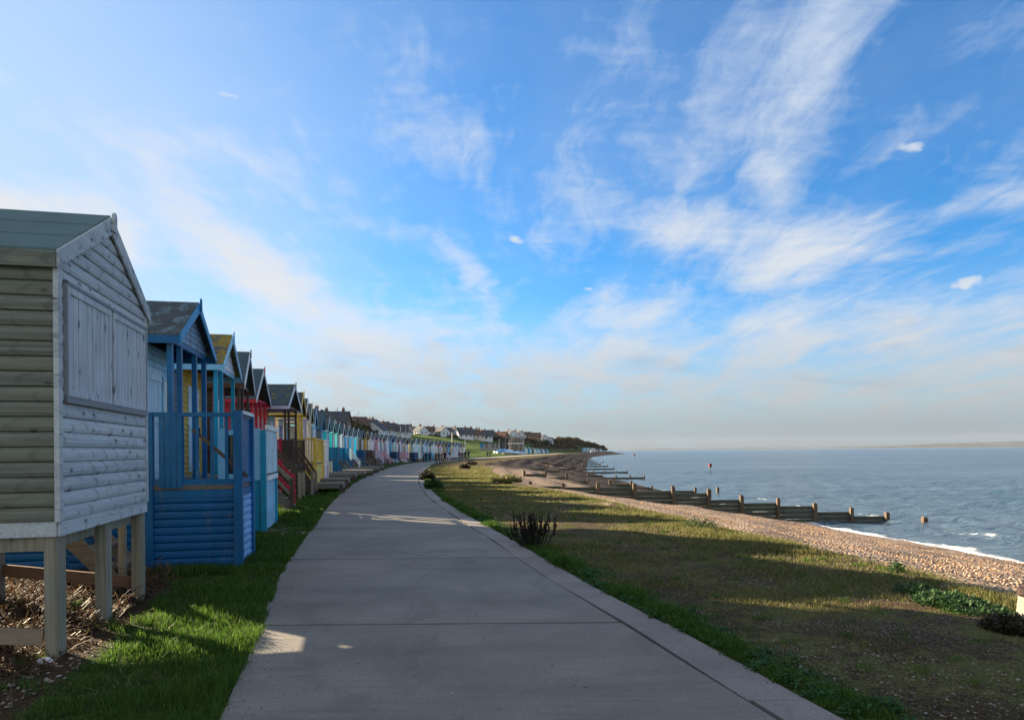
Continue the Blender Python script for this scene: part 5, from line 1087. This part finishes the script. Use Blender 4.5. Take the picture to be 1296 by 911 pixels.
ts = [(473, 541, 258, 5, 3.2), (462, 539, 240, 4.5, 3.2), (482, 537.5, 330, 7, 4), (488, 537, 334, 7, 4.2), (494, 537, 338, 7, 4), (499, 538.5, 342, 6, 3.6), (505, 540, 350, 6, 3.8), (551, 545, 432, 6, 4.5), (574, 549, 440, 5, 4), (589, 548, 445, 5, 3.6), (613, 549, 452, 5, 4), (641, 552, 470, 5, 4), (467, 545, 235, 3.6, 2.8), (413, 531, 215, 6, 4.2), (436, 533, 225, 5, 4), (447, 538, 228, 4.5, 4), (491, 549, 262, 4, 3), (511, 549.5, 300, 4, 3)]
kinds = ['dark rounded tree', 'dark bushy tree', 'small dark evergreen']
refs = ['left of the flat-topped white house', 'below the cream gabled house on the left skyline', 'first of the dark hedge row before the flagpoles', 'second of the dark hedge row before the flagpoles', 'third of the dark hedge row before the flagpoles', 'fourth of the dark hedge row before the flagpoles', 'last of the dark hedge row, nearest the flagpoles',
 'beside the domed brown roof', 'behind the pale post on the slope', 'between the slate terrace and the white front-gabled house', 'between the hipped houses of the right-hand ridge', 'before the yacht shed skyline', 'low in front of the long white house', 'below the highest capped house at far left', 'behind the turquoise huts', 'behind the lilac and azure huts', 'behind the pink hut', 'just under the left flagpole']
for i, (px, tp, Y, hg, r_) in enumerate(ts):
    X, zt = rd(px, Y, tp); tree(kinds[i % 3] + ' ' + refs[i], X, Y, hg, r_, 900, g_tree, 'trees among the ridge houses', z=zt - hg * .95)
wood_top = [(698, 555.5), (703, 556), (707, 553.5), (711, 552.8), (716, 552.6), (721, 553.2), (726, 553), (731, 553.8), (736, 554.5), (741, 556), (746, 558), (751, 560), (756, 562), (760, 564), (764, 566)]
for i, (px, tp) in enumerate(wood_top):
    Y = 585 + (px - 698) * 3.6; X, zt = rd(px, Y, tp); hg = max(3.2, zt - gz(X, Y))
    tree(('brown leafless' if 2 <= i <= 8 else 'dark green') + ' tree of the headland wood, ' + ['leftmost', 'second from its left end', 'third from its left end', 'fourth from its left end', 'fifth from its left end', 'sixth from its left end', 'seventh from its left end', 'middle one', 'seventh from its right tip', 'sixth from its right tip', 'fifth from its right tip', 'fourth from its right tip', 'third from its right tip', 'second from its right tip', 'at its right tip by the sea'][i], X, Y, hg, min(5.4, hg), 1500, g_tree2 if 2 <= i <= 8 else g_tree, 'trees of the headland wood', leaf=.7)
# scrub on the slope
def scrub(name, n_, f, mat, hmin, hmax, leaf):
    V = []
    for _ in range(n_):
        x, y = f(); z = gz(x, y); hh = random.uniform(hmin, hmax); rr_ = hh * 1.1
        for k in range(26):
            a, e_ = random.uniform(0, 6.28), random.random(); c_ = Vector((x + math.cos(a) * rr_ * e_, y + math.sin(a) * rr_ * e_, z + hh * random.random() * (1 - .5 * e_))); d1_ = Vector((random.gauss(0, 1), random.gauss(0, 1), random.gauss(0, 1))).normalized() * leaf; d2_ = d1_.cross(Vector((random.gauss(0, 1), random.gauss(0, 1), random.gauss(0, 1)))).normalized() * leaf * .5
            V += [c_ - d1_, c_ + d2_, c_ + d1_, c_ - d2_]
    tag(np_mesh(name, np.array([v[:] for v in V]), np.arange(len(V)), 4, mat), kind='stuff')
def fscrub():
    Y = random.uniform(470, 700); a, b_ = float(crest(Y)), float(toe(Y)); return a + (b_ - a) * random.uniform(.0, .75), Y
scrub('hillside_scrub', 420, fscrub, g_tree2, .8, 2.2, .5)
def fscrub2():
    Y = random.uniform(180, 330); a, b_ = float(crest(Y)), float(toe(Y)); return a + (b_ - a) * random.uniform(-.35, .12), Y
scrub('ridge_scrub', 420, fscrub2, g_tree, .8, 2.0, .4)
# ================================================================ yacht club: shed, ramp frames, covered dinghies
X, zt = rd(634, 330, 553); gg = gz(X, 330)
q = empty('boat_shed', (rd(640, 330, 560)[0], 330, at(640, 567, 330).z), 0, 'black flat-topped yacht shed standing left of the slanting frames', 'shed')
ht = at(640, 554.5, 330).z - q.location.z; m_blk = plain('black_boarding', (.018, .020, .025), .7); wS = 14 / F * 330
MB().box(-wS / 2, wS / 2, -3, 3, -1, ht - .25).build('wall', m_blk, q); MB().box(-wS / 2 - .2, wS / 2 + .2, -3.2, 3.2, ht - .25, ht).build('roof', plain('shed_roof', (.03, .035, .045), .7), q)
MB().box(-1.6, 0, -3.06, -3.0, -.5, ht * .6).build('door', plain('shed_door', (.04, .05, .07), .6), q)
q = empty('ramp_frame', (rd(651, 318, 560)[0], 318, at(650, 570.5, 318).z), 0, 'row of slanting brown timber props carrying a white beam beside the black shed', 'frame'); hh = at(650, 553.5, 318).z - q.location.z; m_prop = plain('rusty_props', (.16, .095, .065), .8)
for i in range(5): MB().beam((-2.6 + i * 1.35, 0, -.3), (-1.7 + i * 1.35, .3, hh), .5, .5, up=(0, 1, 0)).build('prop', m_prop, q)
MB().box(-3.2, 4.2, -.5, -.28, hh * .52, hh * .52 + .45).build('cross_beam', plain('white_beam', (.75, .75, .75), .6), q); MB().box(-2.2, 4.6, 1.2, 3.6, -.3, hh + .5).build('rear_wall', plain('pale_block', (.36, .36, .38), .8), q)
q = empty('pavilion', (rd(620, 290, 566)[0], 290, at(620, 566.5, 290).z), 0, 'low pavilion with blue end panel on the green slope under the ridge houses', 'pavilion'); hh = at(620, 560.5, 290).z - q.location.z
MB().box(-4.2, 4.2, -1.6, 1.6, -1.2, hh).build('wall', plain('pavilion_wall', (.30, .30, .26), .8), q); MB().box(-4.4, 4.4, -1.9, 1.9, hh, hh + .22).build('roof', m_blk, q); MB().box(-4.0, -2.7, -1.66, -1.6, .1, hh - .1).build('panel', sb2, q)
for x in (-1.8, 1.0, 2.6): MB().box(x, x + .9, -1.66, -1.6, .1, hh - .2).build('window', glass(), q)
def boat(label, px, py, Y, L, ang, col, mast=True):
    p = at(px, py, Y); root = empty('dinghy', (p.x, Y, p.z), ang, label, 'dinghy', 'covered dinghies parked by the yacht shed'); n = 9; V = []; Fq = []
    for i in range(n):
        f_ = i / (n - 1); x = -L / 2 + L * f_; w_ = .85 * math.sin(math.pi * (.18 + .82 * f_) ** .8) ** .6 if f_ < .999 else .04
        V += [(x, 0, .12 + .25 * f_ ** 3), (x, -w_ * .75, .28), (x, -w_, .62 + .15 * f_), (x, 0, 1.0 + .35 * math.exp(-((f_ - .6) / .22) ** 2)), (x, w_, .62 + .15 * f_), (x, w_ * .75, .28)]
    for i in range(n - 1):
        for k in range(6): a, b_ = 6 * i + k, 6 * i + (k + 1) % 6; Fq.append((a, b_, b_ + 6, a + 6))
    hull = MB().add(V, [f_ for f_ in Fq if True]); Vh = [v for v in V]
    q = MB(); q.add(V, [Fq[j] for j in range(len(Fq)) if j % 6 in (0, 1, 4, 5)] + [(0, 1, 2, 3, 4, 5)]); q.build('hull', m_frame, root)
    q = MB(); q.add([(v[0], v[1] * 1.02, v[2] + .02) for v in V], [Fq[j] for j in range(len(Fq)) if j % 6 in (2, 3)]); q.build('cover', col, root)
    if mast: MB().tube([(.5, 0, .9), (.5, 0, 5.6)], [.045, .03], 6).build('mast', MATS['pole_pale'], root)
    q = MB()
    for s in (-1, 1): q.tube([(-.6, s * .7, .25), (-.6, s * .8, .25)], .25, 10)
    q.beam((-.6, -.7, .25), (-.6, .7, .25), .06, .06).beam((-.6, 0, .25), (L * .62, 0, .3), .06, .06); q.build('trolley', plain('galvanised', (.3, .3, .3), .5), root)
m_cov = [plain('light_blue_cover', (.25, .50, .78), .6), plain('blue_cover', (.08, .30, .62), .6), plain('pale_cover', (.50, .62, .74), .6)]
bl = [(631, 573.5, 262, 'nearest and leftmost covered dinghy, pale blue, below the black shed'), (634.5, 574, 256, 'bright blue covered dinghy second from the left'), (638.5, 573.6, 268, 'light blue covered dinghy third from the left'), (642, 574.5, 258, 'pale covered dinghy fourth from the left'), (646, 574.5, 262, 'bright blue covered dinghy under the ramp frames'), (650, 575, 258, 'light blue covered dinghy under the ramp frames'), (654.5, 575.3, 260, 'pale covered dinghy just right of the ramp frames'), (658, 575.6, 262, 'rightmost bright blue covered dinghy beside the path'),
      (633, 571.3, 290, 'light blue dinghy in the back rank against the shed'), (638, 571.8, 292, 'blue dinghy in the back rank, second of three'), (643.5, 572.4, 292, 'pale dinghy in the back rank, third of three')]
for i, (px, py, Y, lb) in enumerate(bl): boat(lb, px, py, Y, 4.2, R(random.choice([20, 35, 160, 175, 5])), m_cov[(0, 1, 0, 2, 1, 0, 2, 1, 0, 1, 2)[i]], i % 2 == 0)
# small far huts beyond the yacht club and at the headland
def small_hut(label, px, py, Y, w_, hgt, wall, ang=0.0, group='far beach huts by the yacht club'):
    p = at(px, py, Y); root = empty('small_hut', (p.x, Y, p.z), ang, label, 'beach hut', group); h = w_ / 2
    q = MB().box(-h, h, -1.2, 1.2, -1, hgt * .68).prism([(-h, -1.2, hgt * .68), (h, -1.2, hgt * .68), (0, -1.2, hgt)], (0, 2.4, 0)); q.build('wall', wall, root); q = MB()
    for s in (-1, 1): q.prism([(s * (h + .2), -1.4, hgt * .66), (0, -1.4, hgt), (0, -1.4, hgt + .12), (s * (h + .2), -1.4, hgt * .66 + .12)], (0, 2.8, 0))
    q.build('roof', f_dark, root); MB().box(-.5, .5, -1.26, -1.2, 0, hgt * .6).build('door', m_frame, root)
fc = [(skyb, 'sky blue'), (white, 'white'), (sb2, 'azure'), (pale, 'pale blue'), (navy, 'navy'), (white, 'white'), (skyb, 'sky blue'), (pale, 'pale blue'), (sb2, 'azure'), (white, 'white'), (petrol, 'petrol blue'), (skyb, 'sky blue')]
od = ['first', 'second', 'third', 'fourth', 'fifth', 'sixth', 'seventh', 'eighth', 'ninth', 'tenth', 'eleventh', 'last']
for i, (m_, nm_) in enumerate(fc): small_hut(f'{nm_} small far hut, {od[i]} from the left in the row right of the dinghies', 661 + i * 2.75, 575 - i * .05, 330 + i * 9, 3.0, 4.0 if i < 4 else 3.4, m_)
for i, (px, m_, nm_) in enumerate([(740, skyb, 'sky blue'), (744.5, pale, 'pale blue'), (751, white, 'white'), (755.5, slate, 'grey'), (760, pale, 'pale')]): small_hut(f'{nm_} chalet on the headland slope, {od[i]} of five from the left', px, 570.5 + i * .4, 640 + i * 12, 4.4, 3.6, m_, 0, 'chalets at the headland')
q = small_hut('lone white hut near the water below the headland chalets', 749, 573.4, 560, 2.0, 2.6, white, 0, 'chalets at the headland')
# ================================================================ people
def person_mesh(stride, name='person'):
    """one continuous skinned body about 1.72 m tall, facing -y; stride moves the legs"""
    s = stride
    J = {'pel': (0, 0, .93, .145, .115), 'bel': (0, .0, 1.08, .14, .11), 'che': (0, .01, 1.28, .165, .115), 'nek': (0, .01, 1.46, .055, .055), 'hd0': (0, 0, 1.54, .07, .08), 'hd1': (0, -.01, 1.63, .08, .095), 'hd2': (0, 0, 1.71, .045, .055)}
    for k, sx in (('l', -1), ('r', 1)):
        f_ = s * sx
        J.update({'hip' + k: (sx * .09, 0, .86, .095, .095), 'kne' + k: (sx * .10, -f_ * .20 - .03, .48, .062, .062), 'ank' + k: (sx * .10, -f_ * .34 + .05, .10, .043, .045), 'toe' + k: (sx * .11, -f_ * .36 - .12, .05, .042, .032),
                  'sho' + k: (sx * .17, .01, 1.38, .062, .062), 'elb' + k: (sx * .25, f_ * .12 + .02, 1.12, .045, .045), 'wri' + k: (sx * .25, f_ * .20 - .10, .90, .030, .030), 'han' + k: (sx * .25, f_ * .22 - .15, .82, .034, .022)})
    E = [('pel', 'bel'), ('bel', 'che'), ('che', 'nek'), ('nek', 'hd0'), ('hd0', 'hd1'), ('hd1', 'hd2')]
    for k in 'lr': E += [('pel', 'hip' + k), ('hip' + k, 'kne' + k), ('kne' + k, 'ank' + k), ('ank' + k, 'toe' + k), ('che', 'sho' + k), ('sho' + k, 'elb' + k), ('elb' + k, 'wri' + k), ('wri' + k, 'han' + k)]
    names_ = list(J); me = bpy.data.meshes.new(name); me.from_pydata([J[n][:3] for n in names_], [(names_.index(a), names_.index(b_)) for a, b_ in E], [])
    o = bpy.data.objects.new('tmp_body', me); COL.objects.link(o); md = o.modifiers.new('skin', 'SKIN'); sv = me.skin_vertices[0].data
    for i, n in enumerate(names_): sv[i].radius = J[n][3:5]; sv[i].use_root = (n == 'pel')
    sb = o.modifiers.new('sub', 'SUBSURF'); sb.levels = 1; sb.render_levels = 1
    bpy.context.view_layer.update(); dg = bpy.context.evaluated_depsgraph_get(); m2 = bpy.data.meshes.new_from_object(o.evaluated_get(dg)); bpy.data.objects.remove(o); m2.name = name
    m2.polygons.foreach_set('use_smooth', [True] * len(m2.polygons)); return m2
skin = plain('skin', (.42, .25, .18), .6)
PM = [person_mesh(s_) for s_ in (.9, -.6, .15)]
coats = [plain('dark_coat', (.012, .013, .018), .8), plain('navy_coat', (.015, .022, .055), .8), plain('brown_coat', (.045, .028, .022), .8), plain('grey_coat', (.06, .06, .065), .8), plain('black_trousers', (.010, .010, .013), .8), plain('blue_jeans', (.03, .05, .09), .8)]
def dress(me, coat, legs):
    me = me.copy(); me.materials.clear()
    for m_ in (coat, legs, skin): me.materials.append(m_)
    for p_ in me.polygons: z = p_.center.z; p_.material_index = 2 if (z > 1.475 or (z < .885 and abs(p_.center.x) > .2)) else (0 if z > .80 else 1)
    return me
def person(label, px, py, Y, face, pose, ci, li, hair=0, tall=1.0):
    p = at(px, py, Y); p.x = ray(px, py)[0] * Y; z = gz(p.x, Y) + .01
    root = bpy.data.objects.new('person', dress(PM[pose], coats[ci], coats[li])); COL.objects.link(root); root.location = (p.x, Y, z); root.rotation_euler = (0, 0, face); root.scale = (tall, tall, tall); tag(root, label, 'person', 'walkers on the promenade')
    q = MB(); n = 10; V = []
    for i in range(5):
        for k in range(n):
            a = 2 * math.pi * k / n; e_ = i / 4 * math.pi / 2; back = .02 if math.sin(a) > 0 else 0; V.append((math.cos(a) * math.cos(e_) * .098, math.sin(a) * math.cos(e_) * (.112 if math.sin(a) > 0 else .085) + .012, 1.615 - (.06 if math.sin(a) > .2 and i == 0 else 0) + math.sin(e_) * .135))
    q.add(V, [(i * n + k, i * n + (k + 1) % n, (i + 1) * n + (k + 1) % n, (i + 1) * n + k) for i in range(4) for k in range(n)]); q.build('hair', plain(['dark_hair', 'grey_hair', 'fair_hair'][hair], [(.02, .015, .012), (.25, .24, .23), (.22, .14, .07)][hair], .8), root, True)
    q = MB()
    for sx in (-1, 1): q.box(sx * .032 - .012, sx * .032 + .012, -.108, -.098, 1.625, 1.637)
    q.box(-.012, .012, -.128, -.10, 1.585, 1.62); q.box(-.022, .022, -.106, -.098, 1.558, 1.566); q.build('face', plain('face_dark', (.10, .05, .04), .7), root)
    return root
people = [(562.8, 587.4, 84, 0.1, 0, 0, 4, 0, 1.06, 'nearest and tallest walker in a black coat, striding on the right of the path'), (559.5, 586.6, 90, .1, 1, 3, 4, 1, .98, 'walker in grey half hidden just left of the tallest black-coated one'), (555, 585.5, 97, 3.0, 1, 0, 4, 0, 1.0, 'black-coated walker, right one of the close pair in the middle of the path'), (551.6, 585.2, 98, 3.1, 0, 2, 4, 2, .96, 'brown-coated walker, left one of the close pair in the middle of the path'),
 (543.6, 582.8, 112, 3.0, 0, 1, 4, 0, 1.02, 'navy-coated walker standing out alone before the pale blue huts'), (538.8, 584.8, 106, .4, 2, 0, 4, 0, 1.0, 'dark walker upright beside the teal huts, left side of the path'), (535.6, 585, 106, 1.9, 2, 2, 4, 1, .86, 'short dark walker, leftmost of all, close by the teal huts'),
 (581.6, 583.6, 110, 3.0, 0, 1, 5, 0, 1.02, 'navy-jacketed walker on the far path, left of the group of four'), (584.9, 583.6, 112, 3.1, 1, 3, 4, 1, .98, 'grey-coated walker, second from the left in the group of four'), (588.6, 584.0, 108, 2.9, 0, 0, 4, 0, 1.05, 'black-coated walker with wide stride, third in the group of four'), (592.8, 580.8, 133, 3.0, 2, 0, 4, 0, 1.04, 'dark walker standing apart at the right end of the group of four'),
 (616.8, 578.6, 172, 3.0, 1, 0, 4, 0, 1.0, 'tiny dark walker, left of the far pair below the green slope'), (620.2, 578.6, 172, .2, 0, 0, 4, 0, 1.06, 'tiny dark walker, right of the far pair below the green slope')]
for px, py, Y, fc_, po, ci, li, ha, ta, lb in people: person(lb, px, py, Y, fc_, po, ci, li, ha, ta)
# a lower rank of houses on the slope behind the middle of the row
low = [(476, 546.5, 250, 7, 0, 1, 'front', 'white gabled house low behind the mauve and pale blue huts'), (482.5, 547, 256, 7, 3, 0, 'hip', 'small grey hipped house low behind the pink hut roofs'), (490, 548.3, 262, 7, 0, 1, 'gable', 'white low house with slate roof among the far hut finials'), (497, 549, 268, 7, 1, 0, 'front', 'small cream front-gabled house low left of the flagpoles'),
 (503, 550.2, 272, 7, 0, 1, 'hip', 'small white hipped house low beside the left flagpole'), (509.5, 549, 340, 8, 3, 1, 'gable', 'pale grey house on the ridge just left of the flagpoles'), (484, 542.8, 318, 7, 0, 0, 'gable', 'white house with brown roof under the dark hedge row'), (491, 543.8, 322, 7, 1, 1, 'front', 'cream gable-fronted house under the dark hedge row'), (532, 547.5, 392, 8, 0, 1, 'gable', 'low white house before the large one with wide brown roof'), (541, 549, 395, 8, 0, 0, 'gable', 'low white brown-roofed house at the top edge of the grass'),
 (559, 549.2, 400, 8, 0, 1, 'gable', 'low white bungalow just above the sunlit grass'), (588, 550, 408, 9, 0, 1, 'gable', 'long low white bungalow below the slate terrace'), (605, 550.8, 418, 8, 1, 0, 'hip', 'cream bungalow below the tall tile-hung house'), (614, 551.5, 424, 7, 0, 1, 'front', 'small white front-gabled bungalow on the right of the ridge')]
for px, tp, Y, w_, wi, ri, kd, lb in low:
    X, zt = rd(px, Y, tp); g0 = gz(X, Y); house(lb, X, Y, w_, 6.5, max(2.4, zt - g0 - 2.7), wi, ri, kd, R(random.choice([-50, -30, -12, 6, 22, 44])), 0, 1.2)

# garden trees between the houses, each on the slope just before them
gt = [(519, 547.5, 385, 4, 3), (529, 549.5, 380, 3, 2.6), (535, 548, 396, 4, 3.2), (548, 549.5, 392, 3.6, 3), (567, 550.5, 400, 3.5, 3), (578, 550.5, 405, 4, 3), (596, 551, 410, 4, 3), (609, 551.5, 420, 4, 3), (622, 551.5, 432, 4, 3.2), (630, 552.5, 440, 4, 3.2), (663, 555, 500, 6, 5), (672, 556, 505, 5, 5), (681, 556.5, 520, 6, 5), (690, 557.5, 530, 5, 4.5), (456, 541.5, 236, 4, 3.2), (487.5, 547, 268, 3.4, 2.8)]
wh = ['right of the flagpoles', 'under the large white house', 'left of the grey-walled house', 'left of the domed brown roof', 'right of the domed brown roof', 'under the left end of the slate terrace', 'under the white front-gabled house with two chimneys', 'under the tall tile-hung house', 'left of the reddish house', 'under the reddish house', 'below the left half of the big red-brick pair', 'below the right half of the big red-brick pair', 'below the last white gabled house', 'at the left foot of the headland wood', 'above the azure and cyan huts', 'above the pink hut']
for i, (px, tp, Y, hg, r_) in enumerate(gt):
    X, zt = rd(px, Y, tp); tree(['low dark garden tree ', 'spreading olive garden tree ', 'brownish garden bush '][i % 3] + wh[i], X, Y, hg, r_, 700, g_tree2 if i % 3 == 2 else g_tree, 'garden trees on the slope', z=zt - hg * .95)
# ================================================================ the air of the bay
if HAZE:
    hz = MB().box(-23000, 23000, -800, 9600, -14, 140).build('haze', None); tag(hz, kind='stuff')
    m = bpy.data.materials.new('sea_air'); m.use_nodes = True; nt = m.node_tree; nt.nodes.remove(nt.nodes['Principled BSDF'])
    pv = nt.nodes.new('ShaderNodeVolumePrincipled'); pv.inputs['Color'].default_value = (.78, .86, .95, 1); pv.inputs['Density'].default_value = HAZE; pv.inputs['Anisotropy'].default_value = .2
    nt.links.new(pv.outputs[0], nt.nodes['Material Output'].inputs['Volume']); hz.data.materials.append(m)
